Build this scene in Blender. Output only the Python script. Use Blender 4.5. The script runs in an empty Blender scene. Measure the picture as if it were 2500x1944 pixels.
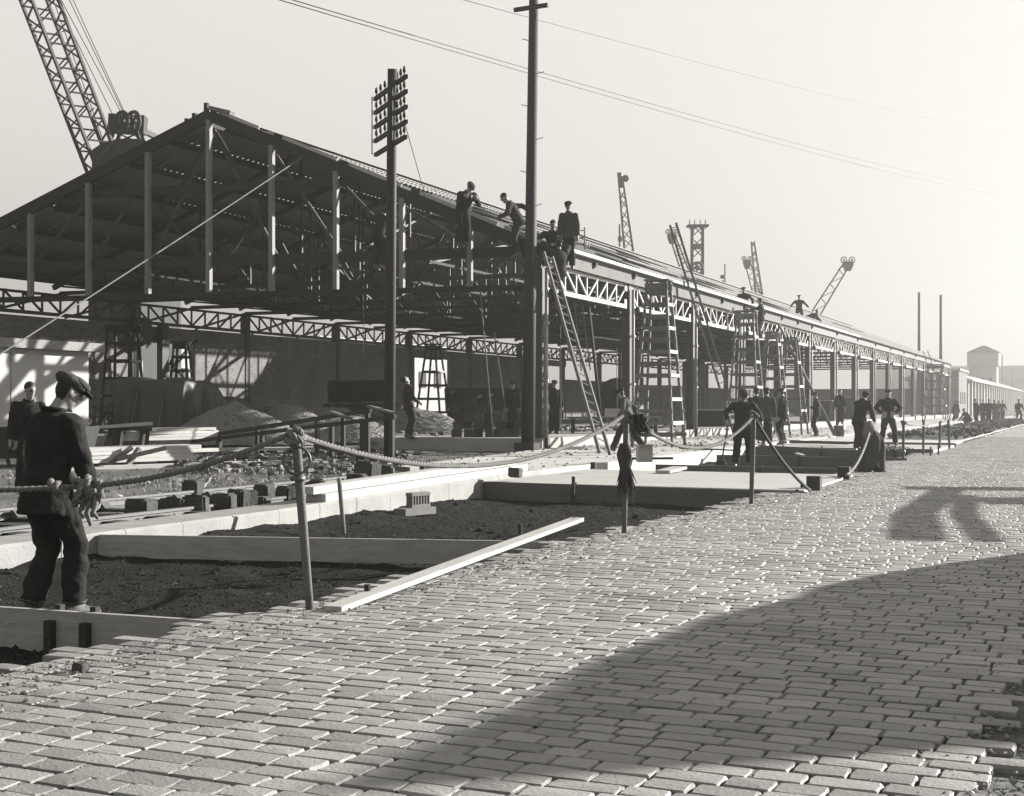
import bpy, bmesh, math, random
from math import sin, cos, tan, pi, radians, sqrt, atan2
from mathutils import Vector, Matrix, noise, Quaternion
V = Vector
random.seed(7)
SC = bpy.context.scene
COL = SC.collection

# ------------------------------------------------------------------ camera
FPX, CXP, HYP, CAMZ = 3400.0, 1250.0, 992.0, 1.2      # lens and horizon, measured on the photograph
TH = math.atan(1418.0 / FPX)                            # the shed's long axis lies this far right of the view axis
ST, CT = sin(TH), cos(TH)
cam_d = bpy.data.cameras.new('camera'); cam = bpy.data.objects.new('camera', cam_d); COL.objects.link(cam)
cam_d.sensor_width = 36.0; cam_d.lens = 36.0 * FPX / 2500.0; cam_d.shift_y = 20.0 / 2500.0
cam_d.clip_start = 0.1; cam_d.clip_end = 3000.0
cam.location = (0, 0, CAMZ); cam.rotation_euler = (radians(90), 0, TH)
SC.camera = cam

# ------------------------------------------------------------------ light
SUN_EL, SUN_AZ = radians(18.0), radians(40.0)          # azimuth measured from +Y (shed axis) towards +X (road side)
SUN_DIR = V((sin(SUN_AZ) * cos(SUN_EL), cos(SUN_AZ) * cos(SUN_EL), sin(SUN_EL)))
world = bpy.data.worlds.new('World'); SC.world = world; world.use_nodes = True
nt = world.node_tree; nt.nodes.clear()
sky = nt.nodes.new('ShaderNodeTexSky'); sky.sky_type = 'NISHITA'; sky.sun_disc = False
sky.sun_elevation = SUN_EL; sky.sun_rotation = SUN_AZ
sky.air_density = 1.0; sky.dust_density = 1.5; sky.ozone_density = 1.0; sky.altitude = 0.0
bw = nt.nodes.new('ShaderNodeRGBToBW')
mul = nt.nodes.new('ShaderNodeMath'); mul.operation = 'MULTIPLY'; mul.inputs[1].default_value = 1.95
cap = nt.nodes.new('ShaderNodeMath'); cap.operation = 'MINIMUM'; cap.inputs[1].default_value = 4.0
tint = nt.nodes.new('ShaderNodeVectorMath'); tint.operation = 'SCALE'; tint.inputs[0].default_value = (1.0, 0.966, 0.905)
bg = nt.nodes.new('ShaderNodeBackground'); bg.inputs['Strength'].default_value = 0.05
wo = nt.nodes.new('ShaderNodeOutputWorld')
L = nt.links.new
L(sky.outputs[0], bw.inputs[0]); L(bw.outputs[0], mul.inputs[0]); L(mul.outputs[0], cap.inputs[0])
L(cap.outputs[0], tint.inputs['Scale']); L(tint.outputs[0], bg.inputs['Color']); L(bg.outputs[0], wo.inputs['Surface'])
sun_d = bpy.data.lights.new('sun', 'SUN'); sun_d.energy = 5.0; sun_d.angle = radians(0.5); sun_d.color = (1.0, 0.975, 0.93)
sun = bpy.data.objects.new('sun', sun_d); COL.objects.link(sun)
sun.rotation_euler = (-SUN_DIR).to_track_quat('-Z', 'Y').to_euler(); sun.location = (20, 60, 40)
SC.view_settings.view_transform = 'Standard'; SC.view_settings.look = 'None'
SC.view_settings.gamma = 1.0; SC.view_settings.use_curve_mapping = False
SC.view_settings.exposure = 2.2
SC.render.engine = 'CYCLES'
SC.cycles.use_denoising = True
SC.cycles.max_bounces = 5; SC.cycles.diffuse_bounces = 2; SC.cycles.glossy_bounces = 2
SC.cycles.volume_bounces = 0; SC.cycles.transparent_max_bounces = 6
SC.cycles.sample_clamp_indirect = 4.0

# ------------------------------------------------------------------ from the photograph's pixels to places
def C2W(r, d, z):            # camera right, depth, height -> world
    return V((-d * ST + r * CT, d * CT + r * ST, z))
def G(x, y, z=0.0):          # pixel seen at a known height
    d = FPX * (CAMZ - z) / (y - HYP)
    return C2W((x - CXP) / FPX * d, d, z)
def DP(x, y, d):             # pixel seen at a known depth
    return C2W((x - CXP) / FPX * d, d, CAMZ + (HYP - y) / FPX * d)
def ONX(x, y, X):            # pixel on a plane parallel to the shed's long side
    t = (x - CXP) / FPX; d = X / (-ST + CT * t)
    return DP(x, y, d)
def ONY(x, y, Y):
    t = (x - CXP) / FPX; d = Y / (CT + ST * t)
    return DP(x, y, d)
VIEW = V((-ST, CT, 0)); RIGHT = V((CT, ST, 0)); UP = V((0, 0, 1))
def head_yaw(a):             # 0 = facing away from the camera, 90 = to its right; returns rotation about Z for +Y forward
    a = radians(a); f = VIEW * cos(a) + RIGHT * sin(a)
    return atan2(-f.x, f.y)

# ------------------------------------------------------------------ materials
MATS = {}
def M(name, g, rough=0.85, var=0.25, scale=3.0, bump=0.0, bscale=40.0, spec=0.3, metal=0.0, fine=0.12, stretch=None, island=0.0, warm=1.0):
    if name in MATS: return MATS[name]
    g *= 0.87
    m = bpy.data.materials.new(name); m.use_nodes = True; t = m.node_tree; N = t.nodes; l = t.links.new
    b = N['Principled BSDF']
    geo = N.new('ShaderNodeNewGeometry'); vec = geo.outputs['Position']
    if stretch:
        mp = N.new('ShaderNodeMapping'); mp.inputs['Scale'].default_value = stretch; l(vec, mp.inputs['Vector']); vec = mp.outputs[0]
    n1 = N.new('ShaderNodeTexNoise'); n1.inputs['Scale'].default_value = scale; n1.inputs['Detail'].default_value = 5; l(vec, n1.inputs['Vector'])
    n2 = N.new('ShaderNodeTexNoise'); n2.inputs['Scale'].default_value = bscale; n2.inputs['Detail'].default_value = 3; l(vec, n2.inputs['Vector'])
    def math_(op, a, c):
        q = N.new('ShaderNodeMath'); q.operation = op
        for i, v in enumerate((a, c)):
            if isinstance(v, (int, float)): q.inputs[i].default_value = v
            else: l(v, q.inputs[i])
        return q.outputs[0]
    v = math_('MULTIPLY', math_('SUBTRACT', n1.outputs[0], 0.5), 3.0 * var)
    w = math_('MULTIPLY', math_('SUBTRACT', n2.outputs[0], 0.5), 3.0 * fine)
    s = math_('ADD', math_('ADD', v, w), 1.0)
    if island:
        oi = N.new('ShaderNodeObjectInfo')
        r = math_('FRACT', math_('ADD', geo.outputs['Random Per Island'], oi.outputs['Random']), 0.0)
        s = math_('ADD', s, math_('MULTIPLY', math_('SUBTRACT', r, 0.5), 2.0 * island))
    s = math_('MAXIMUM', s, 0.15)
    sc = N.new('ShaderNodeVectorMath'); sc.operation = 'SCALE'
    sc.inputs[0].default_value = (g * 1.0, g * (1.0 - 0.004 * warm), g * (1 - 0.05 * warm)); l(s, sc.inputs['Scale'])
    l(sc.outputs[0], b.inputs['Base Color'])
    b.inputs['Roughness'].default_value = rough; b.inputs['Metallic'].default_value = metal
    b.inputs['Specular IOR Level'].default_value = spec
    if bump:
        bp = N.new('ShaderNodeBump'); bp.inputs['Strength'].default_value = min(1.0, bump); bp.inputs['Distance'].default_value = 0.02
        l(n2.outputs[0], bp.inputs['Height']); l(bp.outputs[0], b.inputs['Normal'])
    MATS[name] = m
    return m

m_sett = M('granite_sett', 0.20, 0.62, 0.24, 0.9, 0.22, 60, 0.28, island=0.24, fine=0.18)
m_bed = M('joint_grit', 0.035, 0.95, 0.3, 2.0, 0.6, 70, 0.1, fine=0.35)
m_cinder = M('cinder_bed', 0.018, 0.95, 0.35, 1.2, 1.0, 45, 0.04, fine=0.5)
m_soil = M('yard_soil', 0.085, 0.95, 0.4, 0.7, 0.8, 25, 0.15, fine=0.35)
m_earth = M('far_earth', 0.10, 0.95, 0.25, 0.15, 0.4, 8, 0.1)
m_conc = M('apron_concrete', 0.35, 0.7, 0.16, 0.5, 0.15, 30, 0.35, fine=0.07)
m_kerb = M('kerb_concrete', 0.205, 0.8, 0.26, 2.6, 0.3, 40, 0.3, fine=0.12)
m_fresh = M('fresh_concrete', 0.30, 0.6, 0.12, 0.8, 0.2, 40, 0.4)
m_plat = M('platform_concrete', 0.26, 0.85, 0.2, 0.8, 0.2, 30, 0.2)
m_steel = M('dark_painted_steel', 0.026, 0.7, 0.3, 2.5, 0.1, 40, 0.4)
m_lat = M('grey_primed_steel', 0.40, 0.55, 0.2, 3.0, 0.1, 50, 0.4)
m_post = M('gable_post_timber', 0.15, 0.75, 0.25, 3.0, 0.15, 50, 0.3, stretch=(1, 1, .15))
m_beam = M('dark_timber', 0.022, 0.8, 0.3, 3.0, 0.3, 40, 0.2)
m_roof = M('roof_sheet', 0.14, 0.8, 0.12, 0.6, 0.1, 20, 0.4, island=0.08)
m_fascia = M('stained_fascia', 0.11, 0.85, 0.3, 3.0, 0.2, 30, 0.2, stretch=(1, 3, .25), fine=0.4)
m_wood = M('pale_new_timber', 0.35, 0.8, 0.16, 3.0, 0.2, 60, 0.2, island=0.12, stretch=(2.2, .6, 3), fine=.2)
m_wood2 = M('weathered_timber', 0.12, 0.85, 0.25, 3.0, 0.25, 60, 0.2, island=0.12)
m_board = M('form_board', 0.28, 0.8, 0.26, 2.2, 0.25, 30, 0.2, stretch=(.5, 6, 10), fine=.3)
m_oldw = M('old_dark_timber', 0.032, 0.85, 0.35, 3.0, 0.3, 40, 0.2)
m_tar = M('tarred_pole', 0.016, 0.75, 0.35, 4.0, 0.3, 50, 0.3, stretch=(1, 1, .2))
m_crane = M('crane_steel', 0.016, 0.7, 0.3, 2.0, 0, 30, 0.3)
m_farst = M('haze_paled_steel', 0.13, 0.8, 0.1, 1.0)  # pale base colour stands in for distance haze
m_iron = M('rail_iron', 0.06, 0.45, 0.3, 6.0, 0.1, 60, 0.5)
m_stone = M('old_kerb_stone', 0.05, 0.9, 0.4, 5.0, 0.8, 30, 0.2, fine=0.3)
m_rope = M('manila_rope', 0.15, 0.9, 0.2, 8.0, 0.5, 160, 0.2, fine=0.3)
m_white = M('white_render', 0.34, 0.85, 0.14, 1.1, 0.2, 25, 0.2, fine=0.10)
m_rough = M('pebbledash', 0.22, 0.95, 0.1, 2.0, 0.9, 60, 0.1, fine=0.8)
m_tarp = M('tarpaulin', 0.035, 0.5, 0.25, 1.5, 0.7, 5, 0.3)
m_gravel = M('gravel', 0.17, 0.95, 0.2, 1.5, 1.0, 55, 0.15, fine=0.7)
m_straw = M('dry_grass', 0.20, 0.9, 0.3, 2.0, island=0.35)
m_cloth = M('dark_wool', 0.017, 0.95, 0.3, 7.0, 0.5, 30, 0.1, fine=0.2)
m_cloth2 = M('grey_tweed', 0.045, 0.95, 0.25, 9.0, 0.5, 30, 0.1, fine=0.25)
m_cloth3 = M('overall_denim', 0.028, 0.95, 0.3, 6.0, 0.6, 26, 0.1, fine=0.2)
m_trous = M('work_trousers', 0.016, 0.95, 0.3, 6.0, 0.5, 30, 0.1)
m_pale = M('pale_shirt', 0.15, 0.9, 0.2, 7.0, 0.5, 30, 0.1)
m_skin = M('skin', 0.20, 0.6, 0.08, 8.0, 0, 60, 0.35, warm=1.6)
m_dark = M('dark_hair', 0.012, 0.7, 0.3, 20.0)
m_shoe = M('boot_leather', 0.05, 0.45, 0.3, 8.0, spec=0.5)
m_shoe2 = M('worn_pale_shoe', 0.075, 0.6, 0.3, 8.0, spec=0.2)
m_far = M('haze_paled_wall', 0.36, 0.9, 0.1, 0.4)  # paled in the colour itself, in place of thicker haze
m_fardark = M('far_opening', 0.04, 0.9, 0.1, 0.4)

def brick_mat(name, g, gm, scale=1.0, axis='YZ'):
    m = bpy.data.materials.new(name); m.use_nodes = True; t = m.node_tree; N = t.nodes; l = t.links.new
    b = N['Principled BSDF']; geo = N.new('ShaderNodeNewGeometry'); sp = N.new('ShaderNodeSeparateXYZ'); cb = N.new('ShaderNodeCombineXYZ')
    l(geo.outputs['Position'], sp.inputs[0]); l(sp.outputs[axis[0]], cb.inputs[0]); l(sp.outputs[axis[1]], cb.inputs[1])
    br = N.new('ShaderNodeTexBrick'); l(cb.outputs[0], br.inputs['Vector'])
    br.inputs['Color1'].default_value = (g, g * .98, g * .95, 1); br.inputs['Color2'].default_value = (g * .6, g * .59, g * .57, 1)
    br.inputs['Mortar'].default_value = (gm, gm * .98, gm * .94, 1); br.inputs['Scale'].default_value = scale
    br.inputs['Brick Width'].default_value = 0.23; br.inputs['Row Height'].default_value = 0.078; br.inputs['Mortar Size'].default_value = 0.006
    n = N.new('ShaderNodeTexNoise'); n.inputs['Scale'].default_value = 0.8; n.inputs['Detail'].default_value = 5; l(geo.outputs['Position'], n.inputs['Vector'])
    mr = N.new('ShaderNodeMapRange'); mr.inputs[3].default_value = 0.6; mr.inputs[4].default_value = 1.4; l(n.outputs[0], mr.inputs[0])
    sc = N.new('ShaderNodeVectorMath'); sc.operation = 'SCALE'; l(br.outputs[0], sc.inputs[0]); l(mr.outputs[0], sc.inputs['Scale'])
    l(sc.outputs[0], b.inputs['Base Color']); b.inputs['Roughness'].default_value = .9; b.inputs['Specular IOR Level'].default_value = .15
    bp = N.new('ShaderNodeBump'); bp.inputs['Strength'].default_value = .6; bp.inputs['Distance'].default_value = .01; bp.invert = True
    l(br.outputs['Fac'], bp.inputs['Height']); l(bp.outputs[0], b.inputs['Normal'])
    MATS[name] = m
    return m
m_brick = brick_mat('brickwork', 0.14, 0.25)

# ------------------------------------------------------------------ mesh helpers
def tag(o, label=None, cat=None, group=None, kind=None):
    if label: o['label'] = label
    if cat: o['category'] = cat
    if group: o['group'] = group
    if kind: o['kind'] = kind
    return o
def PINV(p):
    m = Matrix.Identity(4); q = p
    while q is not None: m = q.matrix_basis @ m; q = q.parent
    return m.inverted()
def put(o, parent, Mw=None):                      # parent o (keeping it at world matrix Mw)
    o.parent = parent; o.matrix_parent_inverse = Matrix.Identity(4); o.matrix_basis = PINV(parent) @ (Mw or Matrix.Identity(4))
    return o
def obj(name, me, parent=None):
    o = bpy.data.objects.new(name, me); COL.objects.link(o)
    return put(o, parent) if parent is not None else o
def thing(name, label, cat, loc=(0, 0, 0), group=None, yaw=0.0):
    o = bpy.data.objects.new(name, None); COL.objects.link(o); o.empty_display_size = .1
    o.matrix_basis = Matrix.Translation(V(loc)) @ Matrix.Rotation(yaw, 4, 'Z')
    return tag(o, label, cat, group)

class MB:
    def __init__(s): s.v = []; s.f = []; s.mi = []; s.cur = 0
    def add(s, vs, fs):
        o = len(s.v); s.v += [V(p) for p in vs]
        for f in fs: s.f.append(tuple(i + o for i in f)); s.mi.append(s.cur)
    def box(s, lo, hi):
        x0, y0, z0 = lo; x1, y1, z1 = hi
        s.add([(x0, y0, z0), (x1, y0, z0), (x1, y1, z0), (x0, y1, z0), (x0, y0, z1), (x1, y0, z1), (x1, y1, z1), (x0, y1, z1)],
              [(0, 3, 2, 1), (4, 5, 6, 7), (0, 1, 5, 4), (1, 2, 6, 5), (2, 3, 7, 6), (3, 0, 4, 7)])
    def bar(s, p0, p1, w, h, up=None):
        M4 = bar_matrix(p0, p1, w, h, up)
        c = [M4 @ V((x, y, z)) for z in (-.5, .5) for y in (-.5, .5) for x in (-.5, .5)]
        s.add(c, [(0, 2, 3, 1), (4, 5, 7, 6), (0, 1, 5, 4), (1, 3, 7, 5), (3, 2, 6, 7), (2, 0, 4, 6)])
    def tube(s, pts, rad, seg=8, caps=True):
        pts = [V(p) for p in pts]; n = len(pts)
        if not hasattr(rad, '__len__'): rad = [rad] * n
        o = len(s.v); ref = None; vs = []
        for i in range(n):
            d = (pts[min(i + 1, n - 1)] - pts[max(i - 1, 0)])
            if d.length < 1e-9: d = V((0, 0, 1))
            d.normalize()
            if ref is None: ref = d.orthogonal().normalized()
            ref = (ref - d * ref.dot(d))
            if ref.length < 1e-6: ref = d.orthogonal()
            ref.normalize(); b = d.cross(ref)
            for k in range(seg):
                a = 2 * pi * k / seg; vs.append(pts[i] + (ref * cos(a) + b * sin(a)) * rad[i])
        fs = [(i * seg + k, i * seg + (k + 1) % seg, (i + 1) * seg + (k + 1) % seg, (i + 1) * seg + k) for i in range(n - 1) for k in range(seg)]
        if caps: fs += [tuple(range(seg - 1, -1, -1)), tuple((n - 1) * seg + k for k in range(seg))]
        s.add(vs, fs)
    def ell(s, c, r, ax=None, seg=12, rings=8):
        c = V(c); ax = ax or Matrix.Identity(3); vs = [c + ax @ V((0, 0, -r[2]))]; fs = []
        for i in range(1, rings):
            ph = -pi / 2 + pi * i / rings
            for k in range(seg):
                a = 2 * pi * k / seg; vs.append(c + ax @ V((r[0] * cos(ph) * cos(a), r[1] * cos(ph) * sin(a), r[2] * sin(ph))))
        vs.append(c + ax @ V((0, 0, r[2]))); top = len(vs) - 1
        for k in range(seg):
            fs.append((0, 1 + (k + 1) % seg, 1 + k)); fs.append((top, 1 + (rings - 2) * seg + k, 1 + (rings - 2) * seg + (k + 1) % seg))
        for i in range(rings - 2):
            for k in range(seg):
                a0 = 1 + i * seg + k; a1 = 1 + i * seg + (k + 1) % seg; fs.append((a0, a1, a1 + seg, a0 + seg))
        s.add(vs, fs)
    def loft(s, rings, caps=True):
        n = len(rings[0]); vs = [p for r in rings for p in r]
        fs = [(i * n + k, i * n + (k + 1) % n, (i + 1) * n + (k + 1) % n, (i + 1) * n + k) for i in range(len(rings) - 1) for k in range(n)]
        if caps: fs += [tuple(range(n - 1, -1, -1)), tuple((len(rings) - 1) * n + k for k in range(n))]
        s.add(vs, fs)
    def prism(s, poly, z0, z1):
        n = len(poly)
        s.add([(p[0], p[1], z0) for p in poly] + [(p[0], p[1], z1) for p in poly],
              [tuple(range(n - 1, -1, -1)), tuple(range(n, 2 * n))] + [(k, (k + 1) % n, n + (k + 1) % n, n + k) for k in range(n)])
    def mesh(s, name, mats, smooth=False):
        me = bpy.data.meshes.new(name); me.from_pydata(s.v, [], s.f); me.update()
        for m in (mats if isinstance(mats, (list, tuple)) else [mats]): me.materials.append(m)
        if any(s.mi): me.polygons.foreach_set('material_index', s.mi)
        if smooth: me.polygons.foreach_set('use_smooth', [True] * len(me.polygons))
        return me
    def build(s, name, mats, parent=None, smooth=False):
        return obj(name, s.mesh(name, mats, smooth), parent)

def bar_matrix(p0, p1, w, h, up=None):
    p0 = V(p0); p1 = V(p1); d = p1 - p0; ln = max(d.length, 1e-5); d = d / ln
    u = V(up) if up is not None else V((0, 0, 1))
    if abs(d.dot(u)) > .97: u = V((0, 1, 0)) if abs(d.y) < .9 else V((1, 0, 0))
    x = d.cross(u).normalized(); z = x.cross(d).normalized()
    R = Matrix((x, d, z)).transposed().to_4x4()
    return Matrix.Translation((p0 + p1) / 2) @ R @ Matrix.Diagonal((w, ln, h, 1))
CUBES = {}
def cube(m):
    if m.name not in CUBES:
        b = MB(); b.box((-.5, -.5, -.5), (.5, .5, .5)); CUBES[m.name] = b.mesh('bar', m)
    return CUBES[m.name]
def bar(name, p0, p1, w, h, m, parent, up=None):
    o = bpy.data.objects.new(name, cube(m)); COL.objects.link(o)
    return put(o, parent, bar_matrix(p0, p1, w, h, up))
def part(name, mb, m, parent, smooth=False):      # a mesh given in world coordinates, under a thing that may be moved or turned
    return obj(name, mb.mesh(name, m, smooth), parent)
def node(name, parent, loc=(0, 0, 0)):            # an Empty part that carries sub-parts
    o = bpy.data.objects.new(name, None); COL.objects.link(o); o.empty_display_size = .1
    return put(o, parent, Matrix.Translation(V(loc)))
def nz(x, y, s, seed=0.0): return noise.noise(V((x * s + seed, y * s - seed * .7, seed * 1.3)))
def grid_sheet(name, x0, x1, y0, y1, step, zf, mat, smooth=True):
    nx = max(1, int((x1 - x0) / step)); ny = max(1, int((y1 - y0) / step)); b = MB()
    vs = []
    for j in range(ny + 1):
        for i in range(nx + 1):
            x = x0 + (x1 - x0) * i / nx; y = y0 + (y1 - y0) * j / ny; vs.append((x, y, zf(x, y)))
    b.add(vs, [(j * (nx + 1) + i, j * (nx + 1) + i + 1, (j + 1) * (nx + 1) + i + 1, (j + 1) * (nx + 1) + i) for j in range(ny) for i in range(nx)])
    return b.build(name, mat, None, smooth)
# ================================================================== THE SETTING
YE = 170.0
KX = -9.42                                      # kerb face
def kerb_top(y): return -0.10 if y < 15 else min(0.03, -0.10 + 0.0155 * (y - 15))
def road_edge(y): return -4.75 + 0.55 * min(1.0, max(0.0, (y - 5.0) / 13.0))
GR = grid_sheet('ground', -900, 900, -60, 1500, 120, lambda x, y: -0.42, m_earth); tag(GR, 'flat hazy earth reaching out to the horizon', kind='structure')
# pit: cinder formation
def pit_z(x, y):
    z = -0.36 + 0.045 * nz(x, y, .6, 3) + 0.022 * nz(x, y, 2.6, 8) + 0.016 * nz(x, y, 7, 2) - .035 * max(0, nz(x, y, 1.3, 31) - .25)
    k = max(0.0, 1 - (x - KX) / 0.7); z += 0.10 * k * (0.6 + 0.5 * nz(x, y, 2.0, 5))
    e = max(0.0, 1 - abs(x - road_edge(y)) / 0.5); z += 0.06 * e
    return z
o = grid_sheet('pit_floor', -9.5, -4.0, 2.0, 45.0, 0.075, pit_z, m_cinder); tag(o, 'dark cinder bed of the dug-out strip beside the road', kind='structure')
# dark clinker lumps lying on the formation
b = MB()
def pebble(b, p, r):
    s = [r * random.uniform(.6, 1.2) for _ in range(6)]
    b.add([(p[0] + s[0], p[1], p[2]), (p[0] - s[1], p[1], p[2]), (p[0], p[1] + s[2], p[2]), (p[0], p[1] - s[3], p[2]), (p[0], p[1], p[2] + s[4] * .8), (p[0], p[1], p[2] - s[5])],
          [(0, 2, 4), (2, 1, 4), (1, 3, 4), (3, 0, 4), (2, 0, 5), (1, 2, 5), (3, 1, 5), (0, 3, 5)])
for i in range(24000):
    y = 4.5 + 19 * random.random() ** 1.6; x = random.uniform(-9.4, road_edge(y) + .1)
    pebble(b, (x, y, pit_z(x, y) + .004), random.choice((.004, .006, .009, .014)) * random.uniform(.7, 1.4))
for i in range(420):
    y = 4.8 + 18 * random.random() ** 1.5; x = random.uniform(-9.3, road_edge(y) + .05)
    if nz(x, y, .9, 13) > -.05: pebble(b, (x, y, pit_z(x, y) + .006), random.uniform(.02, .055))
m_clink = M('clinker', 0.035, 0.85, 0.5, 6, 0, 40, 0.12, island=0.95)
o = b.build('clinker', m_clink); tag(o, 'small clinker lumps strewn over the dug-out strip', kind='stuff')
# road bed and verge
def bed_poly():
    L_ = [(road_edge(y) + .12, y) for y in range(0, 46, 3)] + [(-4.15, 420)]
    return L_ + [(-.42, 420), (-.38, 0)]
b = MB(); b.prism(bed_poly(), -0.40, -0.140); road = b.build('road', m_bed); tag(road, 'cobbled road of granite setts running into the haze', kind='structure')
def verge_z(x, y): return -0.125 + 0.02 * nz(x, y, 1.5, 4) + 0.012 * nz(x, y, 6, 9) - 0.01 * max(0, min(1, (x + .4) * .5))
o = grid_sheet('verge', -.40, 14, 0.5, 60, 0.16, verge_z, m_soil); tag(o, 'trodden pale earth verge at the near corner of the road', kind='structure')

# setts: rows run across the road
def sett_verts(L_, W_, rng, dom=.004):
    hx, hy = L_ / 2, W_ / 2
    def ring(inset, z, jit):
        pts = []
        for (sx, sy) in ((-1, -1), (0, -1), (1, -1), (1, 0), (1, 1), (0, 1), (-1, 1), (-1, 0)):
            k = inset * (1.25 if sx and sy else .6)
            pts.append((sx * (hx - k) + rng.uniform(-jit, jit), sy * (hy - k * .35) + rng.uniform(-jit, jit) * .8, z + rng.uniform(-jit, jit) * .3))
        return pts
    v = ring(.003, -.13, .0) + ring(.0, -.012, .003) + ring(.003, -.003, .0035) + ring(.009, .0, .003) + [(0, 0, dom)]
    f = []
    for r in range(3):
        for k in range(8): f.append((r * 8 + k, r * 8 + (k + 1) % 8, (r + 1) * 8 + (k + 1) % 8, (r + 1) * 8 + k))
    for k in range(8): f.append((24 + k, 24 + (k + 1) % 8, 32))
    return v, f
rng = random.Random(11)
SK = radians(2.5)
all_setts = []
y = 3.4; row = 0
while y < 62:
    W = rng.uniform(.104, .136)
    x = road_edge(y) - .25 + rng.uniform(-.2, .12)
    gap0 = rng.uniform(.012, .017)
    ph = rng.uniform(0, 6)
    while x < -.42 + rng.uniform(-.05, .10):
        Ls = rng.uniform(.145, .245) if rng.random() < .93 else rng.uniform(.24, .29)
        cx = x + Ls / 2
        wob = .016 * sin(cx * 1.1 + y * .35 + 1) + .006 * sin(cx * 2.9 + ph)
        cy = y + W / 2 - (cx + 2.4) * tan(SK) + wob + rng.uniform(-.0025, .0025)
        camber = -.10
        z = camber + rng.uniform(-.002, .002) + .004 * nz(cx, cy, .8, 6)
        all_setts.append((cx, cy, z, Ls, W - gap0 * .2, rng.uniform(-.018, .018) + SK * -1, rng.gauss(0, .005), rng.gauss(0, .006)))
        x += Ls + rng.uniform(.007, .015)
    y += W + gap0; row += 1
def in_view(p, m=.0):
    d = -p[0] * ST + p[1] * CT; r = p[0] * CT + p[1] * ST
    return d > .5 and abs(r / d) < .372 + m and (CAMZ - p[2]) / d < .283 + m
def depth(p): return -p[0] * ST + p[1] * CT
vis = sorted([s for s in all_setts if in_view(s)], key=depth)
near = set(id(s) for s in vis[:300])
var = []
for k in range(14):
    v, f = sett_verts(.20, .12, rng, rng.uniform(.0, .004)); q = MB(); q.add(v, f); var.append(q.mesh('sett', m_sett, False))
b = MB()
for s in all_setts:
    if not in_view(s, .05): continue
    Mx = Matrix.Translation(s[:3]) @ Matrix.Rotation(s[5], 4, 'Z') @ Matrix.Rotation(s[6], 4, 'X') @ Matrix.Rotation(s[7], 4, 'Y')
    if id(s) in near:
        o = bpy.data.objects.new('sett', var[rng.randrange(14)]); COL.objects.link(o)
        put(o, road, Mx @ Matrix.Diagonal((s[3] / .20 * rng.choice((1, -1)), s[4] / .12, 1, 1)))
        if o.scale.x < 0: o.scale.x = -o.scale.x
    else:
        v, f = sett_verts(s[3], s[4], rng, rng.uniform(.0, .004)); b.add([Mx @ V(p) for p in v], f)
o = part('setts', b, m_sett, road); o['kind'] = 'stuff'
b = MB()                                       # dust packed into the head joints
for s in all_setts:
    if not in_view(s, .03) or rng.random() > (.92 if s[0] < -2.8 else (.35 if s[0] < -1.8 else .06)): continue
    Mx = Matrix.Translation(s[:3]) @ Matrix.Rotation(s[5], 4, 'Z'); hx, hy = s[3] / 2, s[4] / 2; vs = []
    for iy in range(5):
        for ix in (0, 1, 2): vs.append(Mx @ V((hx - .006 + ix * .011, -hy + 2 * hy * iy / 4, -.001 - rng.uniform(0, .006))))
    b.add(vs, [(iy * 3 + ix, iy * 3 + ix + 1, iy * 3 + ix + 4, iy * 3 + ix + 3) for iy in range(4) for ix in (0, 1)])
o = part('joint_dust', b, M('joint_dust', .16, .95, .3, 3, .6, 80, .05, fine=.4), road); o['kind'] = 'stuff'
# loose grit trodden over the ragged edge and the near corner
b = MB()
for i in range(2600):
    if i < 1700:
        y = 4.6 + 22 * random.random() ** 1.8; x = road_edge(y) + abs(random.gauss(0, .28)) - .12
        z = -.094 + .004 * nz(x, y, 2, 3)
    else:
        y = random.uniform(4.4, 8); x = -.40 + random.gauss(0.05, .16); z = -.105
    pebble(b, (x, y, z), random.choice((.004, .006, .008, .012)) * random.uniform(.7, 1.5))
o = b.build('grit', M('grit', .17, .9, .4, 5, island=.6)); tag(o, 'loose grit trodden over the ragged road edge', kind='stuff')
# far road: the pieces can no longer be told apart
m_froad = M('far_setts', 0.17, 0.65, 0.15, 2.0, 0.8, 7.0, 0.4, stretch=(.6, 1.0, 1), fine=0.3)
b = MB(); b.prism([(-4.2, 61.9), (-.4, 61.9), (-.4, 420), (-4.2, 420)], -.126, -.1005)
o = b.build('far_setts', m_froad, road); o['kind'] = 'stuff'

# kerb strip of cast blocks
kerb = thing('kerb', 'long pale concrete kerb strip along the dug-out pit', 'kerb', (KX, 8, -.4))
y = 4.0; k = 0
while y < 24.0:
    ln = 1.0; y1 = min(24.0, y + ln); b = MB(); e = .006
    zt0, zt1 = kerb_top(y), kerb_top(y1); x0, x1 = KX - .66, KX + rng.uniform(-.0025, .0025)
    b.add([(x0, y + e, -.40), (x1, y + e, -.40), (x1, y1 - e, -.40), (x0, y1 - e, -.40), (x0, y + e, zt0), (x1 - .03, y + e, zt0), (x1 - .03, y1 - e, zt1), (x0, y1 - e, zt1),
           (x1, y + e, zt0 - .03), (x1, y1 - e, zt1 - .03)],
          [(0, 3, 2, 1), (4, 5, 6, 7), (5, 8, 9, 6), (8, 1, 2, 9), (3, 0, 4, 7), (0, 1, 8, 5, 4), (2, 3, 7, 6, 9)])
    part('kerb_block', b, m_kerb, kerb); y = y1; k += 1

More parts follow.
